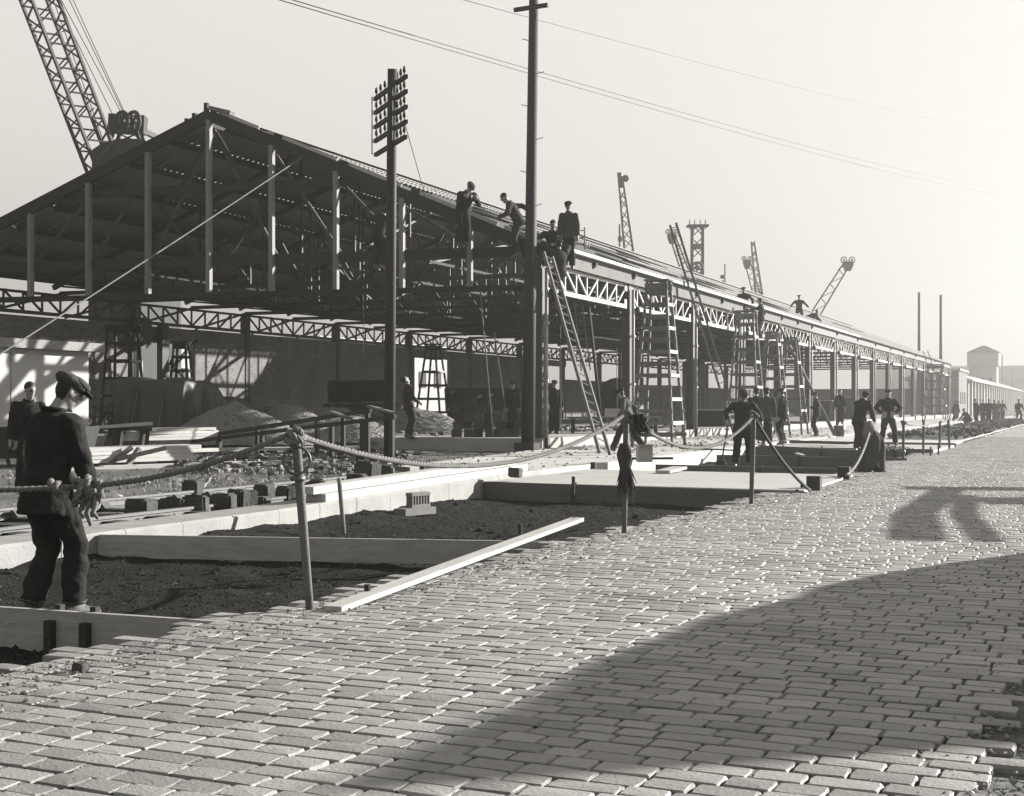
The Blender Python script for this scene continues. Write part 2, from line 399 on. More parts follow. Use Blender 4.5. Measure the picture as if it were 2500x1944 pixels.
# apron (poured bays) and platform
b = MB(); b.prism([(KX - .0, 24.004), (-12.3, 21.9), (-13.9, 34.4), (-14.19, 36.0), (-14.19, YE), (KX, YE)], -.40, .02)
apron = b.build('apron', m_conc); tag(apron, 'pale concrete apron between the shed platform and the pit', kind='structure')
b = MB()                                     # joints cut in the apron are narrow dark strips of bitumen
for yj in range(30, 160, 6): b.box((-14.1, yj, .0205), (KX - .02, yj + .025, .0245))
part('joint', b, m_tar, apron)['kind'] = 'stuff'
b = MB(); b.prism([(KX, 47), (-4.3, 47), (-4.3, YE + 30), (KX, YE + 30)], -.40, -.02); o = b.build('pavement', m_conc); tag(o, 'finished concrete strip farther along the road', kind='structure')
# left yard
def yard_z(x, y):
    z = -.10 + .04 * nz(x, y, .35, 5) + .03 * nz(x, y, 1.4, 9) + .012 * nz(x, y, 6, 1)
    if x < -14: z += .06 * min(1, (-14 - x) / 4)
    if x > -13.6: z -= .05
    return z
def yclip(x, y):
    z = yard_z(x, y)
    return z
o = grid_sheet('yard', -46, KX - .64, 3, 60, .16, yclip, m_soil); tag(o, 'trampled soil yard left of the kerb with weeds', kind='structure')
# shed platform
SX = -14.40; SY0 = 36.5; BAY = 8.0; NB = 15
GDX, GDY = -.9923, -.1236                    # the gable runs a little skew to the shed
def gab(q, z, off=0.0):                      # a point on the gable plane, q metres from the front corner
    return V((SX + GDX * q - GDY * off * -1 * 0 , SY0 + GDY * q - off, z))
b = MB(); b.prism([(-14.19, SY0 - .3), (-14.19, YE), (-35.2, YE), (-35.2, SY0 - 2.9)], -.40, .30)
plat = b.build('platform', m_plat); tag(plat, 'raised concrete floor slab under the shed', kind='structure')
# ================================================================== THE SHED
RX = -24.56; RZ = 9.93; BX = 2 * RX - SX                     # ridge, rear column line
EAX = SX + .32; SLOPE = (RZ - 5.72) / (EAX - RX)
def roof_z(x): return RZ - SLOPE * abs(x - RX)
shed = thing('transit_shed', 'long steel-framed transit shed under construction with open gable', 'shed', (RX, SY0, 0))
cy = lambda i: SY0 + BAY * i
# columns
m_pipe = M('downpipe_iron', .26, .6, .2, 3)
for i in range(NB + 1):
    bar('column', (SX, cy(i), .3), (SX, cy(i), 5.30), .26, .30, m_steel, shed)
    c2 = node('downpipe', shed, (SX + .24, cy(i), .02)); q = MB(); px, py = SX + .235, cy(i) - .02
    q.tube([(px, py, .28), (px, py, 3.0), (px, py, 5.1)], .052, 8); part('pipe', q, m_pipe, c2, True)
    bar('shoe', (px, py, .02), (px, py, .30), .15, .15, m_steel, c2)
    for zc in (1.9, 3.5): bar('collar', (px, py, zc), (px, py, zc + .07), .14, .14, m_pipe, c2)
    q = MB(); q.ell((px + .12, py + .1, 4.42), (.10, .10, .12), seg=10, rings=6); part('hopper', q, m_steel, c2, True)
for i in range(NB + 1):
    bar('rear_column', (BX, cy(i), .3), (BX, cy(i), 5.30), .30, .34, m_steel, shed)
# eaves lattice girders
def girder(X, i, n, m, w, wind=False):
    g = node('lattice_girder', shed, (X, cy(i), 4.5)); y0, y1 = cy(i) + .17, cy(i + 1) - .17; zb, zt = 4.52, 5.22
    bar('chord', (X, y0, zb), (X, y1, zb), .14, .12, m, g); bar('chord', (X, y0, zt), (X, y1, zt), .12, .09, m, g)
    for k in range(n):
        ya = y0 + (y1 - y0) * k / n; yb = y0 + (y1 - y0) * (k + 1) / n
        if k: bar('web_bar', (X, ya, zb + .06), (X, ya, zt - .045), .05, w, m, g)
        if k < n / 2: bar('web_bar', (X + .03, ya + .04, zt - .045), (X + .03, yb - .04, zb + .06), .05, w, m, g)
        else: bar('web_bar', (X + .03, ya + .04, zb + .06), (X + .03, yb - .04, zt - .045), .05, w, m, g)
    if wind:
        bar('wind_brace', (X + .2, y0, zb - .1), (X + .2, (y0 + y1) / 2, zt + .1), .05, .09, m, g)
        bar('wind_brace', (X + .2, (y0 + y1) / 2, zb - .1), (X + .2, y1, zt + .1), .05, .09, m, g)
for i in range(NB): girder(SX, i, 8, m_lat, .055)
for i in range(7):
    for dy in (-.30, .30):
        if i == 0 and dy < 0: continue
        bar('gusset_plate', (SX + .075, cy(i) + dy - .16, 4.60), (SX + .075, cy(i) + dy + .16, 4.60), .015, .30, m_lat, shed)
        bar('gusset_plate', (SX + .075, cy(i) + dy - .14, 5.14), (SX + .075, cy(i) + dy + .14, 5.14), .015, .22, m_lat, shed)
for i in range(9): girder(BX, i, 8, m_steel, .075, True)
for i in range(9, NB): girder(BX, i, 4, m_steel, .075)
bar('lattice_girder', (BX, cy(-1) + .2, 4.52), (BX, cy(0), 4.52), .14, .12, m_steel, shed)
# fascia and gutter along the road side
for i in range(NB):
    bar('fascia', (SX + .20, cy(i) + .01, 5.485), (SX + .20, cy(i + 1) - .01, 5.485), .06, .44, m_fascia if i < 5 else m_steel, shed)
    q = MB(); bar('gutter', (SX + .37, cy(i), 5.73), (SX + .37, cy(i + 1) - .004, 5.73), .14, .09, m_lat if i < 7 else m_fascia, shed)
# roof sheets: rows lap like courses
ROWS = 7
def sheet(side, r, i, m=m_roof, y0=None, y1=None):
    s = 1 if side > 0 else -1
    xa = RX + s * (EAX - RX + .12) * (1 - r / ROWS); xb = RX + s * (EAX - RX + .12) * (1 - (r + 1.04) / ROWS)
    if (xb - RX) * s < 0: xb = RX + s * .02
    za, zb = roof_z(xa) + .13, roof_z(xb) + .075
    ya = (cy(i) if y0 is None else y0) + .015; yb = (cy(i + 1) if y1 is None else y1) - .015
    if i == 0 and y0 is None: ya += .25
    n = int((yb - ya) / .30) * 4; th = .02; b = MB(); vs = []
    for k in range(n + 1):
        yy = ya + (yb - ya) * k / n; w = .028 * sin(2 * pi * k / 4)
        vs += [(xa, yy, za + w), (xb, yy, zb + w), (xa, yy, za + w - th), (xb, yy, zb + w - th)]
    fs = []
    for k in range(n):
        o = 4 * k; fs += [(o, o + 1, o + 5, o + 4), (o + 2, o + 6, o + 7, o + 3), (o, o + 4, o + 6, o + 2), (o + 1, o + 3, o + 7, o + 5)]
    fs += [(0, 2, 3, 1), (4 * n, 4 * n + 1, 4 * n + 3, 4 * n + 2)]
    b.add(vs, fs); part('roof_sheet', b, m, shed, True)
missing = {(0, 0), (0, 1), (0, 3), (1, 2), (1, 4), (2, 3), (2, 5), (3, 4), (3, 2), (1, 1), (2, 1), (3, 5), (4, 3), (4, 1), (5, 2), (6, 4)}
for i in range(NB):
    for r in range(ROWS):
        if (i, r) in missing or (i >= 9 and i < 11 and r == 3): pass
        elif i == 0 and r == 2: sheet(1, r, i, y0=cy(0) + 4.5, y1=cy(1))
        else: sheet(1, r, i)
        sheet(-1, r, i)
for i in range(-1, 1):                        # the skew gable leaves a wedge of roof beyond the first frame
    pass
for r in range(ROWS): sheet(-1, r, -1, y0=cy(0) - 1.2 - 1.1 * (1 - r / ROWS), y1=cy(0) + .24)
# ridge
for i in range(NB): bar('ridge_cap', (RX, cy(i) + (-.9 if i == 0 else .01), RZ + .14), (RX, cy(i + 1), RZ + .14), .36, .05, m_roof, shed)
# purlins
for s in (1, -1):
    for r in range(ROWS + 1):
        x = RX + s * (EAX - RX) * (1 - r / ROWS) * .985
        if abs(x - RX) < .2: x = RX + s * .25
        bar('purlin', (x, cy(0) - (1.2 if s < 0 else .2), roof_z(x) - .05), (x, cy(NB), roof_z(x) - .05), .09, .16, m_beam, shed)
# trusses
def truss(i):
    g = node('roof_truss', shed, (RX, cy(i), 5.3)); y = cy(i)
    for s in (1, -1):
        xe = RX + s * (EAX - RX); bar('rafter', (xe, y, roof_z(xe) - .2), (RX, y, RZ - .2), .12, .18, m_steel, g)
        N = 5
        for k in range(N):
            x0 = RX + s * (SX - RX) * (1 - k / N); x1 = RX + s * (SX - RX) * (1 - (k + 1) / N)
            if k: bar('web', (x0, y, 5.36), (x0, y, roof_z(x0) - .28), .07, .07, m_steel, g)
            bar('web', (x0, y + .05, roof_z(x0) - .28), (x1, y + .05, 5.36), .07, .07, m_steel, g)
    bar('tie', (SX, y, 5.31), (BX, y, 5.31), .12, .14, m_steel, g)
    bar('web', (RX, y, 5.36), (RX, y, RZ - .3), .08, .08, m_steel, g)
for i in range(1, NB + 1): truss(i)
for i in range(5): truss(i + .5)
for i in range(0, 7):                         # light longitudinal ties and knee braces
    for s in (1, -1):
        for k in (.33, .66):
            x = RX + s * (SX - RX) * k
            if i % 2 == 0: bar('sway_brace', (x, cy(i), 5.36), (x, cy(i + 1), roof_z(x) - .3), .05, .07, m_steel, shed)
            else: bar('sway_brace', (x, cy(i), roof_z(x) - .3), (x, cy(i + 1), 5.36), .05, .07, m_steel, shed)
            bar('runner', (x, cy(i), 5.42), (x, cy(i + 1), 5.42), .08, .08, m_beam, shed)
# ---- the gable frame
GQ = 10.24; WQ = 20.48
def gz(q): return 5.61 + (9.93 - 5.61) * (1 - abs(q - GQ) / GQ)
gf = node('gable_frame', shed, (RX, SY0, 4.6))
gup = V((-GDY, GDX, 0)).normalized()          # normal of the gable plane
def gp(q, z, off=0.0): return V((SX + GDX * q, SY0 + GDY * q, z)) + gup * off
bar('rafter', gp(-.35, gz(-.35) + .0), gp(GQ, 9.95), .16, .34, m_beam, gf)
bar('rafter', gp(WQ + .35, gz(WQ + .35) + .12), gp(GQ, 9.97), .16, .34, m_beam, gf)
for k in range(-4, 5):
    q = GQ + 2.055 * k
    bar('gable_post', gp(q, 4.62, .05), gp(q, gz(q) - .12, .05), .19, .13, m_post, gf, up=V((GDX, GDY, 0)))
for q, z, w, h in ((0, 4.60, .14, .20),):
    bar('tie_beam', gp(-.1, 4.56, -.10), gp(WQ, 4.56, -.10), .14, .17, m_beam, gf)
bar('tie_beam', gp(.3, 5.58, -.10), gp(WQ - .4, 5.58, -.10), .14, .30, m_beam, gf)
bar('tie_beam', gp(5.1, 7.78, -.10), gp(15.5, 7.78, -.10), .14, .24, m_beam, gf)
for k in range(-4, 4):
    q = GQ + 2.055 * k; z0 = 5.75; up_ = k % 2 == 0
    a, c = (q, q + 2.055) if k < 0 else (q + 2.055, q)
    bar('gable_brace', gp(a, z0, -.28), gp(c, gz(c) - .35, -.28), .08, .09, m_steel, gf)
for k in (-1, 1):
    bar('gable_brace', gp(GQ + k * .1, 9.5, -.22), gp(GQ + k * 1.1, 7.85, -.22), .05, .09, m_beam, gf)
    bar('gable_brace', gp(GQ + k * 2.1, 7.7, -.22), gp(GQ + k * .5, 5.7, -.22), .06, .09, m_beam, gf)
for q0, q1 in ((9.9, 8.6), (8.3, 6.1), (5.9, 4.1), (3.6, 1.2), (1.0, -.3)):
    bar('barge_plank', gp(q0, gz(q0) + .24, .04), gp(q1, gz(q1) + .24, .04), .05, .13, m_wood, gf)
for q in (8.1, 6.0, 3.8):
    bar('cleat', gp(q, gz(q) + .22, .05), gp(q - .25, gz(q - .25) + .22, .05), .10, .16, m_beam, gf)
for q, dz in ((11.0, .3), (10.75, .34), (10.35, .46)):
    bar('clamp', gp(q, gz(q) + .1, 0), gp(q, gz(q) + dz, 0), .12, .12, m_beam, gf)
bar('ridge_block', gp(10.2, 10.17, 0), gp(9.5, 9.98, 0), .3, .12, m_wood2, gf)
# ---- rear wall panels, in bays
def wall(y0, y1, z1, z0=.3, x=None, name='rear_wall'):
    x = BX - .12 if x is None else x
    b = MB(); b.box((x, y0, z0), (x + .23, y1, z1)); part(name, b, m_brick, shed)
wall(22, 44.2, 4.38); wall(48.6, 69.0, 4.40); wall(69.0, 73.6, 4.40, 3.9); wall(73.7, 88.0, 4.40)
wall(44.2, 48.6, 4.38, 3.75); wall(88.0, 93.0, 4.4, 4.0); wall(93.0, 102.0, 3.1); wall(102.0, YE - 12, 3.0)
b = MB(); b.box((BX + .03, 42.2, .3), (BX + .16, 44.1, 3.4)); part('pier', b, m_brick, shed)
# sliding door track pulleys seen against the rear girder
b = MB(); b.tube([(BX + .4, 44.6, 4.05), (BX + .55, 44.6, 4.05)], .62, 20); part('pulley', b, m_steel, shed)
# white plates of an unfinished door frame in the first opening
bar('door_jamb', (BX + .15, 44.9, .3), (BX + .15, 44.9, 3.0), .10, .22, m_wood, shed)
bar('door_jamb', (BX + .15, 46.6, .3), (BX + .15, 46.6, 4.2), .10, .26, m_wood, shed)
bar('door_post', (BX + .35, 46.1, .3), (BX + .35, 46.1, 4.5), .25, .45, m_steel, shed)
bar('door_brace', (BX + .35, 46.6, 3.0), (BX + .35, 49.6, 1.2), .12, .2, m_steel, shed)
bar('door_brace', (BX + .35, 46.7, 2.8), (BX + .35, 48.4, 3.9), .10, .14, m_steel, shed)
# far gable of the shed closed by boarding
b = MB(); b.box((BX, cy(NB) - .3, .3), (SX - .3, cy(NB) - .1, 3.1)); part('end_wall', b, m_brick, shed)
# ================================================================== PEOPLE
def ik(a, t, l1, l2, hint):
    a = V(a); t = V(t); d = t - a; L_ = d.length
    if L_ > (l1 + l2) * .995: t = a + d.normalized() * (l1 + l2) * .995; d = t - a; L_ = d.length
    if L_ < abs(l1 - l2) + .02: L_ = abs(l1 - l2) + .02
    u = d.normalized(); k = (l1 * l1 - l2 * l2 + L_ * L_) / (2 * L_); h = sqrt(max(0, l1 * l1 - k * k))
    n = V(hint); n = n - u * n.dot(u)
    if n.length < 1e-5: n = u.orthogonal()
    return a + u * k + n.normalized() * h, t
FIG = []
def person(label, loc, face=0, cap='cap', top=m_cloth, legs=m_trous, shoe=m_shoe, H=1.72, vox=.021, group=None, pelvis=(0, 0, .93), lean=0, side=0, twist=0,
           hl=None, hr=None, fl=(-.10, 0, 0), fr=(.10, 0, 0), hp=0, hy=0, el=None, er=None, kl=(0, 1, 0), kr=(0, 1, 0), hem=.15, fingers=False, bulk=1.10):
    K = H / 1.72; B = bulk; BL = min(B, 1.08)
    P = V(pelvis); le, si = radians(lean), radians(side)
    rot = Matrix.Rotation(radians(-twist), 3, 'Z'); tl = Matrix.Rotation(-le, 3, 'X') @ Matrix.Rotation(si, 3, 'Y')
    u = tl @ V((0, 0, 1)); rt = tl @ (rot @ V((1, 0, 0))); fw = tl @ (rot @ V((0, 1, 0)))
    mb = MB(); regs = []
    hl = V(hl) if hl else P + V((-.27, .06, -.13)); hr = V(hr) if hr else P + V((.27, .06, -.13))
    # torso
    def ring(c, rx, ry, n=14): return [c + rt * (rx * cos(2 * pi * k / n)) + fw * (ry * sin(2 * pi * k / n)) for k in range(n)]
    prof = [(-hem, .178, .140), (-.04, .172, .135), (.08, .160, .122), (.20, .165, .122), (.32, .185, .128), (.42, .192, .118), (.485, .165, .095), (.525, .08, .07), (.555, .058, .058)]
    mb.loft([ring(P + u * h, a * B, c * B) if h < .5 else ring(P + u * h, a, c) for h, a, c in prof])
    neck = P + u * .53; sh = [P + u * .455 - rt * (.165 * B), P + u * .455 + rt * (.165 * B)]
    # head
    hm = tl.lerp(Matrix.Identity(3), .5) @ rot @ Matrix.Rotation(radians(-hy), 3, 'Z') @ Matrix.Rotation(radians(-hp), 3, 'X')
    hu, hf, hr_ = hm @ V((0, 0, 1)), hm @ V((0, 1, 0)), hm @ V((1, 0, 0))
    hc = neck + hu * .165 + hf * .025
    mb.tube([neck - u * .03, hc - hu * .05], [.060, .056], 10)
    mb.ell(hc + hu * .02, (.077, .096, .105), hm, 14, 10); mb.ell(hc - hu * .045 + hf * .022, (.060, .070, .075), hm, 12, 8)
    mb.tube([hc + hf * .088 + hu * .03, hc + hf * .118 - hu * .012], [.010, .017], 6); mb.ell(hc + hf * .078 + hu * .033, (.055, .02, .014), hm, 8, 6)
    for s in (-1, 1): mb.ell(hc + hr_ * (s * .08), (.014, .022, .034), hm, 8, 6)
    mb.ell(hc + hf * .075 - hu * .105, (.03, .025, .02), hm, 8, 6)
    # arms and hands
    hands = []
    for s, S, T, hint in ((-1, sh[0], hl, el), (1, sh[1], hr, er)):
        hint = V(hint) if hint else V((s * .6, -.7, -.3))
        E, T = ik(S, T, .285, .255, hint)
        mb.tube([S + u * .02, S.lerp(E, .5), E], [.073 * B, .066 * B, .058 * B], 10); mb.ell(E, (.057 * B,) * 3, None, 10, 6); mb.tube([E, E.lerp(T, .55), T], [.057 * B, .054 * B, .047 * B], 10)
        mb.ell(S, (.076 * B, .076 * B, .072), None, 10, 6)
        d = (T - E).normalized(); w = d.orthogonal(); w = (V((0, 1, 0)) - d * d.y) if abs(d.y) < .9 else V((1, 0, 0)); w.normalize(); nrm = d.cross(w).normalized() * s
        pc = T + d * .055; axm = Matrix((w, nrm, d)).transposed()
        mb.ell(pc, (.042, .020, .058), axm, 10, 8)
        for j in range(4):
            o = w * (-.030 + .020 * j); ln = (.062, .074, .070, .054)[j]; r = .0098 if fingers else .013
            a0 = T + d * .095 + o; a1 = a0 + (d * .8 - nrm * .5).normalized() * ln * .55; a2 = a1 + (d * .35 - nrm * .9).normalized() * ln * .55
            mb.tube([a0 - d * .02, a0, a1, a2], [r, r, r * .95, r * .8], 6)
        a0 = T + d * .03 + w * .036; mb.tube([a0, a0 + (d * .6 + w * .7 - nrm * .3).normalized() * .035, a0 + (d * .85 + w * .3 - nrm * .6).normalized() * .066], [.014, .013, .010], 6)
        hands.append((T + d * .06, d))
    # legs and feet
    feet = []
    for s, Ft, kh in ((-1, fl, kl), (1, fr, kr)):
        Ft = V(Ft[:3]); hip = P + rt * (s * .092) - u * .02; A = Ft + V((0, 0, .085))
        Kn, A = ik(hip, A, .435, .43, kh); 
        mb.tube([hip, hip.lerp(Kn, .4), Kn], [.108 * BL, .103 * BL, .080 * BL], 12); mb.ell(Kn, (.080 * BL,) * 3, None, 10, 6)
        mb.tube([Kn, Kn.lerp(A, .5), A + (Kn - A).normalized() * .02], [.079 * BL, .082 * BL, .080 * BL], 12)
        fd = V((s * .15, 1, 0)).normalized() if len(kh) < 4 else V(kh[3])
        sd = (Kn - A).normalized(); fx = fd - sd * fd.dot(sd) * .75; fx.normalize()
        heel = A - fx * .06 - sd * .045; toe = A + fx * .17 - sd * .055
        mb.tube([heel, A - sd * .035, A + fx * .08 - sd * .045, toe], [.040, .050, .046, .036], 10); mb.ell(toe, (.040, .040, .034), None, 10, 6)
        mb.ell(heel, (.041, .041, .038), None, 8, 6)
        feet.append((A, fx, sd))
    me = mb.mesh('person', [m_skin]); o = bpy.data.objects.new('tmp', me); COL.objects.link(o)
    md = o.modifiers.new('r', 'REMESH'); md.mode = 'VOXEL'; md.voxel_size = vox; md.use_smooth_shade = True
    ms = o.modifiers.new('s', 'SMOOTH'); ms.factor = .5; ms.iterations = 2
    dg = bpy.context.evaluated_depsgraph_get(); dg.update(); m2 = bpy.data.meshes.new_from_object(o.evaluated_get(dg)); m2.name = 'person'
    bpy.data.objects.remove(o); bpy.data.meshes.remove(me)
    m2.materials.clear()
    for q in (top, legs, shoe, m_skin, m_dark): m2.materials.append(q)
    mi = []
    for p in m2.polygons:
        c = p.center; k = 0
        if (c - P).dot(u) < -hem + .012: k = 1
        dh = c - hc
        if dh.dot(hu) > -.155 and dh.length < .20 and (c - P).dot(u) > .535:
            k = 3
            ex, ey, ez = dh.dot(hr_), dh.dot(hf), dh.dot(hu)
            if ey > .06 and abs(abs(ex) - .031) < .016 and abs(ez - .012) < .011: k = 4
            if ey > .05 and abs(ex) < .024 and abs(ez + .062) < .008: k = 4
            if cap != 'hair' and ey < -.012 and ez > -.075: k = 4
            if cap == 'hair' and (ez > .055 + .25 * max(0, ey) or ey < -.03 and ez > -.03): k = 4
        for T, d in hands:
            if (c - T).length < .125 and (c - T).dot(d) > -.062: k = 3
        for A, fx, sd in feet:
            q = c - A
            if q.dot(sd) < .035 and q.length < .24 and q.dot(sd) > -.13: k = 2
        mi.append(k)
    soft = set(); vk = [9] * len(m2.vertices)
    for p, k in zip(m2.polygons, mi):
        for i_ in p.vertices: vk[i_] = min(vk[i_], 0 if k < 2 else 5) if vk[i_] != 5 else 5
        if k >= 2:
            for i_ in p.vertices: vk[i_] = 5
    so = len(FIG) * 3.7; FIG.append(1)
    nv = len(m2.vertices); cs = [0.0] * (3 * nv); ns = [0.0] * (3 * nv); m2.vertices.foreach_get('co', cs); m2.vertices.foreach_get('normal', ns)
    for i_ in range(nv):                        # creases in the cloth
        if vk[i_] == 0:
            x_, y_, z_ = cs[3 * i_:3 * i_ + 3]; q = V((x_ * 7 + so, y_ * 7, z_ * 11 + 3 * x_)); d_ = (.020 if fingers else .013) * noise.noise(q) + .007 * noise.noise(q * 2.3)
            for j_ in range(3): cs[3 * i_ + j_] += ns[3 * i_ + j_] * d_
    m2.vertices.foreach_set('co', cs); m2.update()
    m2.polygons.foreach_set('material_index', mi); m2.polygons.foreach_set('use_smooth', [True] * len(mi))
    yaw = head_yaw(face)
    root = bpy.data.objects.new('person', m2); COL.objects.link(root); root.scale = (K, K, K)
    root.matrix_basis = Matrix.Translation(V(loc)) @ Matrix.Rotation(yaw, 4, 'Z') @ Matrix.Diagonal((K, K, K, 1)); tag(root, label, 'person', group)
    c = MB()
    if cap == 'cap':
        cm = hm @ Matrix.Rotation(radians(-8), 3, 'X')
        c.ell(hc + hu * .068 - hf * .004, (.102, .128, .062), cm, 18, 10); c.ell(hc + hu * .086 + hf * .038, (.096, .100, .044), cm, 16, 8)
        c.ell(hc + hu * .050 + hf * .118, (.070, .062, .012), hm @ Matrix.Rotation(radians(-16), 3, 'X'), 14, 6)
        nm, mt = 'flat_cap', (m_cloth2 if top is not m_cloth2 else m_cloth)
    elif cap == 'beret':
        c.ell(hc + hu * .085 + hr_ * .01, (.112, .122, .040), hm @ Matrix.Rotation(radians(10), 3, 'X'), 16, 8); c.ell(hc + hu * .066, (.086, .105, .05), hm, 14, 8); nm, mt = 'beret', m_cloth
    else:
        c.ell(hc + hu * .050 - hf * .018, (.085, .098, .090), hm, 16, 10); nm, mt = 'hair', m_dark
    e = bpy.data.objects.new(nm, c.mesh(nm, mt, True)); COL.objects.link(e); e.parent = root
    # collar of the jacket as its own part
    c = MB(); n = 16; ra = [neck + u * .012 + rt * (.072 * cos(2 * pi * k / n)) + fw * (.076 * sin(2 * pi * k / n) - .004) for k in range(n)]
    c.tube(ra + [ra[0]], .016, 6, False); e = bpy.data.objects.new('collar', c.mesh('collar', top, True)); COL.objects.link(e); e.parent = root
    return root

WORK = 'dock labourers at work'
RD, PIT, APR, PLT = -.10, -.36, .02, .30
# foreground man, back to the camera
person('man in flat cap and dark suit seen from behind at far left', G(112, 1512, PIT), 36, top=m_cloth, shoe=m_shoe2, H=1.80, vox=.0125, hp=24, hy=22, lean=7, fingers=True, bulk=1.15,
       hl=(-.16, .34, .90), hr=(.22, .26, .80), fl=(-.10, -.06, 0), fr=(.10, .16, 0), hem=.20, el=(-.8, -.6, -.2), er=(.8, -.6, -.2), group=WORK)
person('bareheaded man by the white hut wall facing the camera', DP(66, 1207, 20.5), 150, cap='hair', H=1.64, lean=14, hp=5, hy=-15, group=WORK)
# on the roof
def onroof(x, y, X): return ONX(x, y, X)
p = ONX(924, 575, -17.6); person('worker straddling the gable frame behind the telegraph pole', p - V((0, 0, .9)), 40, lean=18, hl=(-.25, .35, 1.5), hr=(.2, .38, 1.45), hp=15, group=WORK)
p = DP(1128, 524, 39.0); person('capped worker leaning over the sloping gable rafter', p - V((0, 0, .88)), 150, top=m_cloth, H=1.86, bulk=1.18, lean=36, hl=(-.2, .40, 1.18), hr=(.12, .42, 1.2), hp=28, fl=(-.1, 0, 0), fr=(.1, -.05, 0), group=WORK)
p = DP(1266, 628, 39.0); person('bareheaded worker in overalls bending sideways on the roof edge', p, 275, cap='hair', top=m_cloth3, legs=m_cloth3, H=1.88, bulk=1.2, lean=28, hl=(-.25, .48, 1.0), hr=(.28, -.28, 1.22), hp=22, er=(.3, -.8, .5), group=WORK)
p = DP(1388, 658, 38.6); person('capped worker in long jacket standing tall on the roof corner', p, 190, top=m_cloth2, H=1.86, bulk=1.06, hl=(-.26, .05, .82), hr=(.25, .1, .86), hp=12, group=WORK)
p = DP(1352, 598, 39.2); person('bareheaded worker crouching on the eaves reaching out his arm', p - V((0, 0, .55)), 185, cap='hair', top=m_cloth, H=1.86, bulk=1.18, pelvis=(0, -.1, .42), lean=38, fl=(-.14, .02, 0), fr=(.16, -.05, 0), hl=(.0, .45, .45), hr=(.62, .10, .62), hp=0, group=WORK)
p = DP(1366, 748, 38.0); person('beret-wearing worker climbing near the top of the ladder', p, 338, cap='beret', top=m_cloth3, legs=m_cloth3, lean=4, hl=(-.12, .36, 1.62), hr=(.16, .34, 1.62), hp=-8, fl=(-.08, .02, 0), fr=(.08, .10, .28), H=1.80, bulk=1.15, group=WORK)
# platform and shed floor
person('young man on the platform gazing up at the roof', G(997, 1069, PLT), 70, cap='hair', top=m_cloth3, legs=m_cloth3, H=1.76, hp=-42, hl=(-.22, .10, .84), hr=(.18, .26, .98), group=WORK)
person('capped man standing with head lowered beside the brick stack', G(1098, 1046, PLT), 120, H=1.68, hp=24, lean=8, group=WORK)
person('stooping man in pale jacket behind the brick stack', G(1138, 1048, PLT), 100, cap='hair', top=m_cloth2, lean=55, hl=(-.1, .45, .7), hr=(.2, .5, .65), hp=15, group=WORK)
person('stooping man lifting blocks beyond the brick stack', G(1166, 1048, PLT), 85, cap='hair', top=m_cloth, lean=48, hl=(-.1, .45, .72), hr=(.2, .45, .65), hp=20, group=WORK)
person('capped man half hidden behind the tall thick pole', G(1250, 1060, PLT), 170, H=1.70, hp=14, group=WORK)
person('capped man standing on the platform right of the tall pole', G(1353, 1060, PLT), 170, H=1.72, hr=(.24, .22, .86), hp=12, group=WORK)
person('bareheaded man in shirt far back in the shed beside the ladder', G(1473, 1035, PLT), 195, cap='hair', top=m_pale, H=1.70, group=WORK)
# apron
person('capped man in mid-stride crossing the apron behind the second stake', G(1535, 1104, APR), 305, top=m_cloth2, H=1.72, pelvis=(0, .0, .86), lean=14, twist=-15, fl=(-.09, .42, 0), fr=(.10, -.42, .02), hl=(-.24, .18, .90), hr=(.26, -.05, .86), hp=20, group=WORK)
person('man in rolled trousers and flat cap working behind the rope', G(1813, 1140, -.12), 184, top=m_cloth3, H=1.70, lean=14, hl=(-.40, .18, .98), hr=(.34, .12, 1.02), hp=26, fl=(-.16, 0, 0), fr=(.16, 0, 0), group=WORK)
person('capped man in tweed jacket with his back turned on the apron', G(1872, 1086, APR), 5, top=m_cloth2, H=1.72, hp=8, group=WORK)
person('capped man half hidden behind the tweed jacket', G(1846, 1083, APR), 25, H=1.74, hp=10, group=WORK)
person('capped man in dark coat standing right of the tweed jacket', G(1912, 1084, APR), 300, H=1.72, hp=14, hl=(-.22, .14, .82), group=WORK)
person('capped man with folded arms beside the leaning pole', G(1994, 1065, APR), 290, H=1.72, hl=(.10, .24, 1.12), hr=(-.08, .24, 1.14), hp=14, hy=-10, group=WORK)
person('small bareheaded figure standing among the far columns', G(2051, 1036, PLT), 180, cap='hair', H=1.70, group=WORK)
person('capped man stooping with his back to the camera over wet concrete', G(2098, 1103, -.06), 40, top=m_cloth, H=1.74, lean=26, hp=28, hl=(-.05, .42, .78), hr=(.26, .40, .78), hem=.2, group=WORK)
person('capped man with hands on hips and legs apart', G(2168, 1088, -.04), 185, cap='cap', top=m_cloth, H=1.78, hl=(-.20, .06, .98), hr=(.20, .06, .98), el=(-1, -.25, 0), er=(1, -.25, 0), fl=(-.22, 0, 0), fr=(.22, 0, 0), pelvis=(0, 0, .90), group=WORK)
